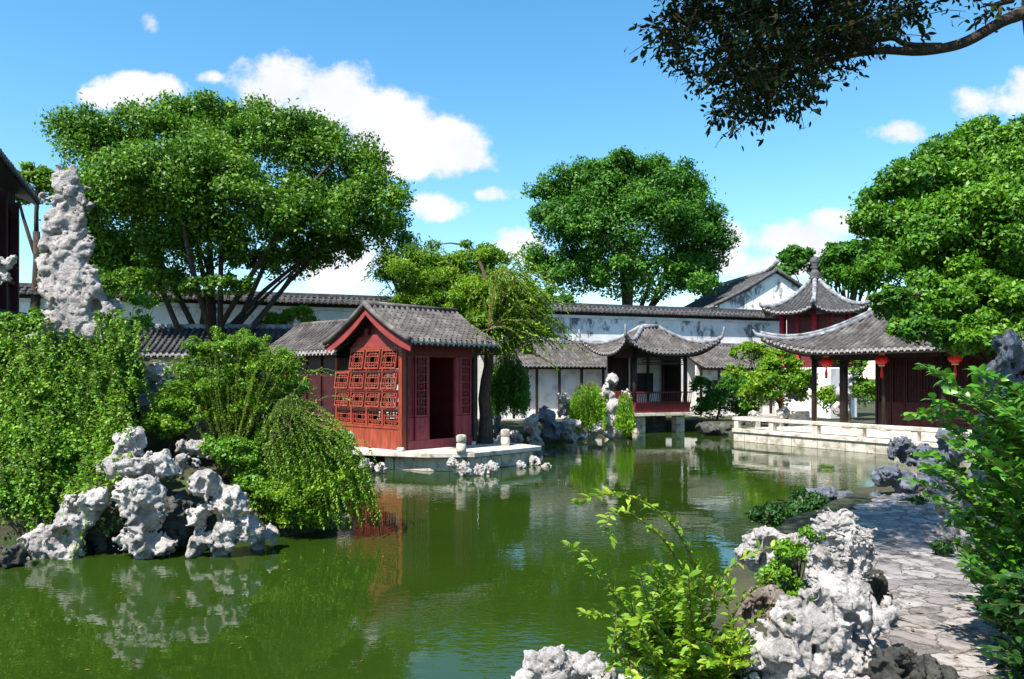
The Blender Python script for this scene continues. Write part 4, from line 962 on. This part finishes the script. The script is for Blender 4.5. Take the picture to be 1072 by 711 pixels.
rock('rock coloured dark as shadow along the bottom right of the picture', [(942,690,18,14),(966,702,20,14),(994,716,22,12),(930,703,20,18)], 4.45, 56, ROCKD, seed=115, holes=10)  # shadow of the leaning rock put into this dark colour
rock('rock flank coloured dark as shade between the leaning rock and the path', [(915,618,14,22),(922,650,16,22)], 5.3, 44, ROCKD, seed=116, holes=6)  # shade beside the leaning rock put into the dark colour

# ------------------------------------------------------------------ trees
gp = lambda px, D, z=.45: np.array([(px - CX) / F * D, D, z])
tree('broad_tree', 'huge domed green tree with spreading dark limbs behind the left rockery', gp(240, 29), 29,
  [(150,146,66,38,1),(95,160,42,48,0),(230,134,80,34,2),(290,160,80,50,1),(350,190,60,52,1),(385,225,46,46,0),(180,200,95,60,-1.5),(250,225,90,55,-1.5),(120,225,60,60,0),(320,235,60,40,0),(130,280,45,40,1),(200,265,70,36,0),(150,300,60,24,-1),(115,275,50,34,1),(340,262,50,24,1),(230,300,40,14,-2),(90,300,40,30,0),(300,275,50,24,1),(90,255,30,40,1),(405,245,24,30,1)],
  190000, .135, L_BIG, .30, .30, seed=11, nsub=26, rs=.32, nl=15, trunks=3, aspect=.6, inner=.2)
tree('round_tree', 'dark rounded tree standing alone behind the back wall right of centre', gp(655, 54), 54,
  [(650,185,50,28,0),(615,200,42,32,0),(690,205,48,36,0),(585,235,36,30,0),(655,240,80,42,-1.5),(725,250,34,40,0),(600,285,50,30,0),(670,290,70,32,-1),(730,285,30,28,0),(720,205,20,22,1),(575,205,20,22,1)],
  130000, .21, L_MID, .5, .3, seed=12, nsub=26, rs=.32, nl=9, trunks=1, aspect=.6, inner=.24)
ft = gp(507, 24.4, .4)
tree('feathery_tree', 'light feathery tree with rough leaning trunk at the right corner of the red house', ft, 26,
  [(485,305,40,30,2),(535,322,36,26,0),(515,342,26,18,-1.2),(500,318,32,22,-.5),(555,350,26,14,-.8),(450,318,40,20,3),(440,285,42,26,3),(520,365,34,10,-.5),(500,275,30,20,2),(455,320,50,20,4)],
  85000, .13, L_FEA, .24, .5, bark=BARK, seed=13, nsub=28, rs=.30, nl=3, lean=P(511, 352, 24.8), aspect=.32, up=.3, shell=.85)
tree('right_tree', 'large bright green tree overhanging the hall roof at the right', gp(1090, 17, .6), 17,
  [(1010,175,50,38,1),(960,200,46,36,0),(1050,165,60,40,1),(925,240,34,34,0),(930,285,36,30,-.5),(985,250,60,46,-.5),(1045,240,60,60,-1),(965,325,34,20,-1.5),(1010,320,60,40,-1.2),(1060,330,40,50,-1),(900,300,16,16,0),(1110,260,60,90,0),(960,250,50,40,.8),(1020,270,60,50,.8),(1060,200,60,60,.8),(1000,215,50,40,.5),(935,325,24,16,-1.8),(915,225,18,18,0),(1040,350,40,24,-2),(965,345,32,20,-2.2),(1005,358,34,18,-2.2),(935,315,20,18,-2)],
  200000, .10, L_RGT, .3, .5, seed=15, nsub=22, rs=.30, nl=22, aspect=.55)
tree('distant_tree', 'small dark tree beyond the hexagonal pavilion, left of its finial', gp(828, 66), 66, [(828,275,17,17,0),(818,290,14,14,0)], 7000, .32, L_MID, .3, seed=16, nsub=16, group='trees beyond the hexagonal pavilion')
tree('distant_tree', 'wide dark tree beyond the hexagonal pavilion, right of its finial', gp(885, 66), 66, [(880,270,28,18,0),(900,285,26,26,0),(910,262,18,12,0),(868,290,20,20,0)], 16000, .32, L_MID, .35, seed=17, nsub=16, group='trees beyond the hexagonal pavilion')
tree('distant_tree', 'pale green treetop showing between the dark hall and the big tree', gp(35, 34), 34, [(38,190,24,14,0),(60,200,20,20,0),(15,205,24,14,0)], 9000, .16, L_FEA, .25, seed=18, nsub=16, nl=4, fork=.8)
tree('corridor_shrub', 'rounded green shrub above the corridor roof left of the red gable', gp(312, 30), 30, [(312,330,20,10,0),(290,338,22,10,0),(325,340,10,9,0)], 8000, .12, L_SHR, .08, seed=19, nsub=16, cat='shrub', part=('stems', 'foliage'))
for k, (bl, D, n, lf, lm, lab, px) in enumerate([
   ([(815,385,20,22,0),(812,410,26,20,0),(835,400,16,20,0),(800,395,18,16,0)],33.5,12000,.13,L_SHR,'bright yellow green little tree behind the left end of the walkway',815),
   ([(748,425,18,18,0),(735,405,10,12,0),(765,410,20,16,0),(775,430,16,12,0)],38.5,9000,.15,L_MID,'dark green bush spilling over rocks right of the pavilion',750),
   ([(785,370,22,12,0),(770,392,14,10,0),(800,372,14,10,0)],39,5000,.14,L_FEA,'thin pale leafed tree in front of the right gallery roof',782),
   ([(790,415,18,16,0)],36,4500,.13,L_SHR,'low bright bush between the dark bush and the walkway',790),
   ([(892,385,14,20,0),(905,410,16,20,0),(865,420,12,14,0),(880,370,16,12,0)],39,8000,.15,L_SHR,'green bush seen through the open bay of the hall',890)]):
    tree('garden_bush', lab, gp(px, D, .4), D, bl, n, lf, lm, .07, seed=120+k, nsub=18, cat='bush', part=('stems', 'foliage'), nl=10, group='bushes round the far end of the pond')
# back greenery hiding the horizon beyond the wall
for k, (px, py, rx, ry, D, lab) in enumerate([(560,318,40,14,50,'low dark treetop above the wall left of the round tree'),(470,330,60,20,52,'low dark treetop behind the red house'),(1010,300,80,40,60,'dark tree mass behind the big right tree')]):
    tree('wall_tree', lab, gp(px, D), D, [(px,py,rx,ry,0),(px+rx*.5,py+4,rx*.6,ry*.8,0)], 8000, .27, L_MID, .3, seed=140+k, nsub=16, group='low trees beyond the wall')

# ------------------------------------------------------------------ rockery plants, left
sh_ = dict(cat='shrub', part=('stems', 'foliage'), nl=12)
tree('climbing_vines', 'thick curtain of bright vines covering the rockery at the left edge', P(60, 470, 14), 13.4,
  [(40,350,50,26,0,.6),(100,370,50,34,0,.6),(20,400,50,50,-.3,.6),(90,420,55,50,-.5,.6),(30,470,55,50,-.9,.6),(90,480,45,45,-.9,.6),(20,530,45,40,-1.5,.6),(130,400,24,34,.3,.4),(70,510,30,26,-1.2,.4)],
  120000, .056, L_VIN, .04, cat='vines', part=('stems', 'foliage'), seed=21, nsub=60, rs=.20, nl=14, aspect=.7, shell=.8, inner=.25)
tree('leafy_shrub', 'tall light green shrub with thin dark stems on the bank left of the red house', gp(235, 13.6, .9), 13.2,
  [(245,370,46,24,0,.6),(225,400,50,30,0,.6),(270,395,42,34,0,.6),(200,420,36,24,0,.5),(255,430,46,28,0,.6),(300,385,14,20,0,.3),(215,375,20,14,0,.3)],
  34000, .055, L_SHR, .05, seed=22, nsub=60, rs=.19, aspect=.4, trunks=3, **sh_)
tree('drooping_shrub', 'drooping yellow green shrub hanging over the water before the red house', gp(315, 13.4, .6), 13.0,
  [(300,460,50,34,.2,.6),(330,480,44,30,0,.6),(345,510,44,26,-.2,.6),(300,520,40,30,-.4,.5),(375,525,20,20,-.2,.3),(270,475,30,34,.2,.5),(320,540,40,12,-.4,.4),(350,460,20,14,.3,.3)],
  34000, .052, L_SHR, .05, seed=23, nsub=60, rs=.19, aspect=.42, **sh_)
tree('low_shrub', 'small bright shrub just above the round headed rock', gp(178, 13, 1.3), 12.9, [(175,445,22,18,0,.3),(185,425,18,14,0,.3)], 9000, .06, L_SHR, .03, seed=24, nsub=20, aspect=.45, **sh_)
tree('dark_shrub', 'shaded green shrub between the two larger bright ones', gp(285, 14.2, .6), 14.2, [(290,435,40,34,0,.5),(240,470,40,34,0,.4)], 18000, .065, L_MID, .04, seed=25, nsub=20, **sh_)
tree('creeping_plant', 'trailing greenery on the bank below the upright shrub', gp(250, 12.6, .6), 12.6, [(250,480,26,26,0,.3),(265,510,20,26,0,.3),(230,470,20,14,0,.3)], 11000, .055, L_VIN, .02, seed=26, nsub=22, **sh_)
tree('wall_vines', 'sprigs of vine creeping over the corridor roof right of the tall stone', gp(140, 14, 2), 14, [(140,340,20,14,0,.3),(120,355,20,20,0,.3),(150,318,16,8,0,.2)], 5000, .06, L_VIN, .02, seed=27, nsub=20, **sh_)
tree('round_bush', 'small dark round bush on the bank above the low pale ridge of rock', gp(828, 12, .6), 12, [(825,540,30,16,0,.4),(845,532,24,16,0,.4),(805,542,18,11,0,.3)], 16000, .055, L_DRK, .03, seed=28, nsub=24, **sh_)
tree('creeper', 'small leaved creeper spreading over the low pale ridge of rock', gp(840, 6, .8), 6, [(828,580,20,14,0,.15),(815,605,22,16,0,.15),(850,560,14,8,0,.1),(830,625,16,12,0,.15)], 5000, .032, L_VIN, .012, seed=29, nsub=24, **sh_)
tree('path_fern', 'fine leaved plant growing under the bright white rock by the path', gp(1010, 7.4, .8), 7.4, [(1005,600,26,16,0,.25),(985,575,9,10,0,.15),(1030,620,30,20,0,.3),(960,525,10,6,3,.2)], 7000, .04, L_DRK, .015, seed=31, nsub=24, **sh_)

# weeping curtains
def weeping(label, px0, px1, ytop, ybot, D, n, seed, leaf=.08, mat=L_WEP, yb2=None):
    rng = np.random.default_rng(seed); base = P((px0 + px1) / 2, ybot, D); base[2] = max(base[2], .1)
    r_ = empty('weeping_shrub', base, 0, label, 'shrub', 'weeping shrubs on the far shore'); st = MB(); C = []; Dr = []
    cen = (px0 + px1) / 2
    for k in range(n):
        px = px0 + (px1 - px0) * rng.random(); u = abs(px - cen) / ((px1 - px0) / 2); yt = ytop + (ybot - ytop) * (.28 * u * u + .25 * rng.random())
        d = D + rng.normal() * .35; a = P(px, yt, d); b = P(px + rng.normal() * 2, ybot - rng.random() * (ybot - yt) * .35, d - .1)
        c0 = P(cen + (px - cen) * .4, ytop + 6, d + .1); pts = [c0, c0 * .5 + a * .5 + np.array([0, 0, .12]), a, a * .5 + b * .5, b]
        if k % 9 == 0: st.tube([p - base for p in pts], [.012, .01, .008, .006, .003], 4)
        m = 46; t = rng.random(m)[:, None] ** .8; C.append((a * (1 - t) + b * t) + rng.normal(size=(m, 3)) * .035); Dr.append(np.repeat([[rng.normal() * .3, 0, -1]], m, 0))
    C = np.concatenate(C); Dr = np.concatenate(Dr); v, f = leaf_quads(C, leaf, rng, .5, dirs=Dr, aspect=.45)
    mesh_np('foliage', v - base, f, mat, r_); st.build('stems', STEM, r_)
weeping('wide bright weeping bush left of the tall twisted stone', 597, 634, 398, 452, 32.6, 330, 1)
weeping('narrow bright weeping bush right of the tall twisted stone', 646, 662, 408, 454, 32.6, 170, 2)
weeping('dark hanging foliage beside the leaning trunk at the red house', 511, 553, 368, 436, 27.5, 330, 3, .09, L_MID)

# ------------------------------------------------------------------ foreground sprays
def sprays(name, label, base, curves, leaf, mat, seed, step=.035, r0=.008, cat='shrub', group=None, aspect=.52, radial=.9, lw=None, double=True):
    """curves: list of lists of world points"""
    rng = np.random.default_rng(seed); base = np.array(base, float); r_ = empty(name, base, 0, label, cat, group); st = MB(); C = []; Dr = []; Nb = []; Sz = []
    for cv in curves:
        cv = smooth_line(np.array(cv, float), 24); seg = np.linalg.norm(np.diff(cv, axis=0), axis=1); L = seg.sum(); cum = np.concatenate([[0], np.cumsum(seg)])
        st.tube([p - base for p in cv], list(np.linspace(r0, r0 * .25, len(cv))), 5)
        n = int(L / step)
        for k in range(n):
            s = (k + .5) * step
            if s < L * .12: continue
            p = np.array([np.interp(s, cum, cv[:, a]) for a in range(3)]); q = np.array([np.interp(min(s + .01, L), cum, cv[:, a]) for a in range(3)]); d = q - p
            d /= np.linalg.norm(d) + 1e-9; side = np.cross(d, [0, 0, 1]); side /= np.linalg.norm(side) + 1e-9; sg = 1 if k % 2 else -1
            for g2 in ((sg, -sg) if double else (sg,)):
                dr = d * .55 + side * g2 * radial + rng.normal(size=3) * .25 + np.array([0, 0, .1]); C.append(p); Dr.append(dr)
        C.append(cv[-1]); Dr.append(cv[-1] - cv[-2] + 0.0)
    C = np.array(C); Dr = np.array(Dr); Dr /= np.linalg.norm(Dr, axis=1)[:, None] + 1e-9
    v, f = leaf_quads(C, leaf, rng, .9, True, dirs=Dr * 1.2, aspect=aspect)
    o = mesh_np('foliage', v - base, f, mat, r_); st.build('stems', STEM, r_, smooth=True); return r_
def PP(lst, D0, D1=None):
    D1 = D1 or D0; n = len(lst); return [P(a, b, D0 + (D1 - D0) * k / max(1, n - 1)) for k, (a, b) in enumerate(lst)]
rng = np.random.default_rng(78)
# bamboo plumes behind the red house
cur = []
for k in range(120):
    ex = 385 + rng.random() * 90; ey = 240 + abs(ex - 435) * .5 + rng.random() * 60; d = 33 + rng.normal() * 1.2
    cur.append(PP([(430 + rng.normal() * 14, 365), (430 + (ex - 430) * .35, (ey + 340) / 2), (430 + (ex - 430) * .75, ey + 2), (ex + (ex - 430) * .12, ey + 12)], d))
for k in range(150):
    ex = 450 + rng.random() * 110; ey = 262 + rng.random() * 70; d = 30 + rng.normal() * 1.5
    cur.append(PP([(500 + rng.normal() * 20, 372), (500 + (ex - 500) * .35, (ey + 340) / 2), (500 + (ex - 500) * .8, ey), (ex + (ex - 500) * .15, ey + 14)], d))
sprays('bamboo_grove', 'pale green feathery bamboo plumes rising behind the red house roof', gp(440, 33), cur, .17, L_SHR, 44, .085, .02, cat='bamboo', aspect=.26)
cur = []
for k in range(150):
    a = rng.random(); ex = 545 + rng.normal() * 26; ey = 305 + rng.random() * 62; d = 25 + rng.normal() * .9
    cur.append(PP([(512, 345), (512 + (ex - 512) * .4, ey - 26 + rng.random() * 10), (512 + (ex - 512) * .8, ey - 12), (ex + 5, ey + 6)], d))
for lst in ([(512,340),(540,318),(575,310),(598,322)], [(512,350),(550,352),(580,358),(600,368)], [(514,352),(545,366),(570,376),(585,388)], [(512,330),(535,300),(565,285),(590,290)]): cur.append(PP(lst, 24.6))
sprays('light_tree', 'light yellow green arching tree spreading right of the red house roof', gp(514, 25.4), cur, .13, L_FEA, 45, .06, .02, cat='tree', aspect=.34)
# drooping shrub strands on the left bank
cur = []
cdx = 270 + rng.random(26) * 88
for k in range(330):
    sx = cdx[rng.integers(26)] + rng.normal() * 3; sy = 425 + rng.random() * 50 + abs(sx - 310) * .3; d = 12.9 + rng.normal() * .22
    ex = sx + (sx - 285) * .35 + rng.random() * 26; ey = min(sy + 40 + rng.random() * 80, 551 - abs(sx - 320) * .04); ex = min(ex, 398)
    cur.append(PP([(300, 450), ((300 + sx) / 2, sy - 14), (sx, sy), ((sx + ex) / 2 + 4, (sy + ey) / 2 - 6), (ex, ey)], d, d - .3))
sprays('drooping_shrub', 'long drooping yellow green strands trailing to the water before the red house', P(310, 545, 13.0), cur, .052, L_SHR, 46, .036, .006, cat='shrub', aspect=.42)
cur = []
for k in range(230):
    ex = 258 + rng.normal() * 38; ey = 345 + abs(ex - 255) * .35 + rng.random() * 70; d = 13.1 + rng.normal() * .3
    cur.append(PP([(238 + rng.normal() * 8, 500), (240 + (ex - 240) * .4, (500 + ey) / 2), (240 + (ex - 240) * .85, ey + 4), (ex + (ex - 240) * .12, ey + 6)], d))
sprays('leafy_shrub', 'fine upright sprays of bright leaves topping the shrub left of the red house', P(238, 505, 13.1), cur, .055, L_FEA, 47, .042, .006, cat='shrub', aspect=.4)
cur = []
cvx = rng.random(34) * 145 - 10; cvy = 330 + rng.random(34) * 190
for k in range(430):
    j_ = rng.integers(34); sx = cvx[j_] + rng.normal() * 9; sy = min(max(cvy[j_] + rng.normal() * 10, 330), 525); d = 13.2 - (sy - 335) / 190 * 1.5 + rng.normal() * .12 - .35; L = 16 + rng.random() ** 1.5 * 75
    cur.append(PP([(sx, sy), (sx + rng.normal() * 5, sy - 5), (sx + rng.normal() * 6 + 2, sy + L * .4), (sx + rng.normal() * 8 + 2, min(sy + L, 585))], d + .15, d - .15))
sprays('hanging_vines', 'loose trailing strands of vine hanging down the left rockery to the shore', P(70, 560, 12.2), cur, .05, L_VIN, 48, .036, .004, cat='vines', aspect=.65)
rng = np.random.default_rng(77)
cur = [PP([(740,720),(735,650),(725,590),(700,545),(660,520),(625,519),(606,526)], 5.0, 4.3), PP([(740,700),(725,620),(690,560),(650,535),(636,545),(637,562)], 5.0, 4.5),
       PP([(730,720),(690,665),(650,630),(625,600),(612,580),(592,571)], 5.0, 4.3), PP([(730,710),(690,675),(660,655),(635,645),(610,642)], 5.0, 4.4),
       PP([(740,700),(745,640),(760,600),(785,580),(815,572)], 5.0, 4.8), PP([(720,720),(700,640),(690,600),(680,590)], 5.0, 4.8),
       PP([(735,720),(680,690),(650,688),(640,700)], 5.0, 4.5), PP([(745,720),(770,640),(800,610),(820,600)], 5.0, 4.9)]
for k in range(66):
    ax = 705 + rng.normal() * 30; ex = 722 + rng.normal() * 40; ey = 592 + abs(rng.normal()) * 50 + max(0, abs(ex - 715) - 40) * .5; cur.append(PP([(725 + rng.normal() * 14, 725), ((ax + ex) / 2, 680 + rng.normal() * 10), (ex * .8 + ax * .2, (ey + 680) / 2), (ex, ey)], 5.05 + rng.normal() * .2, 4.8 + rng.normal() * .3))
for k in range(45):
    ex = 660 + rng.random() * 130; ey = 660 + rng.random() * 60; cur.append(PP([(725, 740), ((725 + ex) / 2, 700), (ex, ey)], 5.0, 4.7 + rng.normal() * .2))
sprays('arching_shrub', 'yellow green shrub with long arching sprays over the water in the foreground', P(728, 730, 5.0), cur, .058, L_FOR, 41, .026)
cur = []
for k in range(210):
    D0 = 4.6 + rng.random() * 1.0; ex = 1080 - abs(rng.normal()) * 46; ey = 400 + rng.random() * 250; 
    if ey > 540: ex = max(ex, 990 + (ey - 540) * .42)
    bx, by = 1110 + rng.normal() * 15, ey + 90 + rng.random() * 60; cur.append(PP([(bx, by), ((bx + ex) / 2 + 10, (by * .45 + ey * .55) - 12), (ex, ey)], D0, D0 - .2 + rng.normal() * .15))
for lst in ([(1080,470),(1040,440),(1000,410),(985,392),(968,384)], [(1070,520),(1020,470),(985,440),(955,432)], [(1080,500),(1030,455),(1000,430),(978,418)], [(1060,560),(1010,500),(985,480),(962,478)], [(1090,440),(1050,400),(1030,392),(1022,388)], [(1070,560),(1020,530),(990,500),(970,490)]):
    cur.append(PP(lst, 5.0, 4.4))
sprays('glossy_bush', 'dark glossy bush with broad oval leaves filling the right picture edge', P(1110, 700, 5.0), cur, .066, L_NER, 42, .028, aspect=.58)
cur = []
for k in range(110):
    D0 = 4.0 + rng.random() * .6; ex = 1085 - abs(rng.normal()) * 26; ey = 600 + rng.random() * 130; cur.append(PP([(1130, ey + 60), (1110, ey + 10), (ex, ey)], D0, D0 - .1))
sprays('glossy_bush', 'shadowed leafy bush in the bottom right corner of the picture', P(1120, 730, 4.3), cur, .07, L_DRK, 43, .036, aspect=.5)

# ------------------------------------------------------------------ overhanging tree: trunk right of the frame, limb reaching over the sky
def overhang():
    rng = np.random.default_rng(5); base = np.array([5.3, 7.4, .6]); r_ = empty('overhanging_tree', base, 0, 'dark tree at the top right reaching one long limb across the sky', 'tree')
    D = 7.0; mb = MB(); tr = [base, np.array([5.1, 7.3, 2.4]), np.array([5.0, 7.1, 4.2]), P(1094, 25, D), P(1090, -40, D), P(1070, -160, D)]
    mb.tube([p - base for p in smooth_line(np.array(tr), 20)], list(np.linspace(.24, .12, 20)), 12)
    limb = smooth_line(np.array(PP([(1096,0),(1070,14),(1050,22),(1015,42),(990,50),(960,54),(925,53),(890,58),(850,70),(800,84),(770,100)], 7.0, 7.0)), 40)
    mb.tube([p - base for p in limb], list(np.linspace(.062, .012, 40)), 8)
    br = [PP([(985,48),(950,47),(935,40),(915,42),(870,30),(820,25),(760,30),(715,50)], 7.0, 7.1), PP([(870,64),(840,50),(800,50),(750,70)], 7.0, 6.8), PP([(830,78),(800,100),(785,118),(775,130)], 7.0, 6.9),
          PP([(915,54),(900,40),(905,20),(920,-10)], 7, 7.3), PP([(860,30),(850,0),(830,-30)], 7, 7), PP([(800,28),(770,5),(740,-10)], 7, 7.1), PP([(1070,-20),(960,-60),(860,-60),(760,-50)], 7.2, 7.2), PP([(1060,0),(1040,5),(1030,4)], 7, 6.9)]
    tw = []
    for b in br:
        b = smooth_line(np.array(b), 20); mb.tube([p - base for p in b], list(np.linspace(.03, .006, 20)), 6)
    dens = [(705,40,14,30),(712,20,16,16),(820,75,44,26),(780,80,30,30),(870,25,50,30),(780,20,60,24),(735,30,36,36),(760,70,30,24),(800,50,40,40),(790,105,36,22),(850,45,42,34),(880,20,50,26),(930,5,40,16),(840,90,24,14),(725,70,16,10),(955,8,24,12),(760,5,60,24),(770,118,16,12),(905,45,24,12),(1042,8,10,8),(820,0,60,16),
            (800,-60,90,40),(900,-60,90,40),(1000,-70,80,40),(740,-50,60,30),(860,-130,120,50)] + [(px, py, 75, 45, 5.9) for px in (540,640,740,840,940) for py in (-170,-250,-330)]  # nearer high clumps: unseen canopy added sunward to shade the limb
    C = []; Dr = []
    for (px, py, rx, ry, *dq) in dens:
        D = dq[0] if dq else 7.0; k = int(rx * ry / (40 if dq else 24)) + 2
        for j in range(k):
            a = rng.random() * 6.28; q = math.sqrt(rng.random()); p = P(px + rx * q * math.cos(a), py + ry * q * math.sin(a), D + rng.normal() * .55)
            d = rng.normal(size=3) * np.array([1, 1, .35]); d[2] -= .25; d /= np.linalg.norm(d); L = .16 + .2 * rng.random(); e = p + d * L
            mb.tube([p - base, p + d * L * .5 + np.array([0, 0, .02]) - base, e - base], [.004, .003, .002], 4)
            m = 13; t = rng.random(m)[:, None]; C.append(p + d * L * t + rng.normal(size=(m, 3)) * .03); dd = np.repeat(d[None], m, 0) + rng.normal(size=(m, 3)) * .8; dd[:, 2] -= .35; Dr.append(dd)
    C = np.concatenate(C); Dr = np.concatenate(Dr); Dr /= np.linalg.norm(Dr, axis=1)[:, None]
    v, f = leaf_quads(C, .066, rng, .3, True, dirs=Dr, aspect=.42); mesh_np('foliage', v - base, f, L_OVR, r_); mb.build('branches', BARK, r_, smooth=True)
overhang()

# fallen leaves lying on the paving and floating on the pond
def litter(name, label, pts, size, m, seed):
    rng = np.random.default_rng(seed); n = len(pts); d = rng.normal(size=(n, 3)); d[:, 2] = 0
    v, f = leaf_quads(pts, size, rng, 30, False, dirs=d * 3, aspect=.5); o = mesh_np(name, v, f, m); tag(o, label, 'leaves', kind='stuff')
DRY = M_leaf('dry_leaf', (.10, .05, .015), (.22, .12, .03), (.30, .24, .05), .1, .8)
rl = np.random.default_rng(9); n = 260; k = rl.integers(20, 100, n); off_ = (rl.random(n) * 2 - 1) * 1.0
lp = c_[k] + nn_[k] * off_[:, None]; lz = terrain_z(lp) + .045
litter('fallen_leaves', 'dry brown leaves scattered over the stone path', np.concatenate([lp, lz[:, None]], 1), .05, DRY, 1)
n = 420; wx_ = rl.random(n) * 12 - 7; wy_ = 5.5 + rl.random(n) ** 1.2 * 22; q = np.stack([wx_, wy_], 1); q = q[poly_sd(q, pond) < -.4]; q = q[(pnoise(np.concatenate([q * .35, q[:, :1] * 0], 1)) > .08)]
litter('floating_leaves', 'specks of leaf and blossom drifting on the green water', np.concatenate([q, np.full((len(q), 1), .006)], 1), .045, DRY, 2)
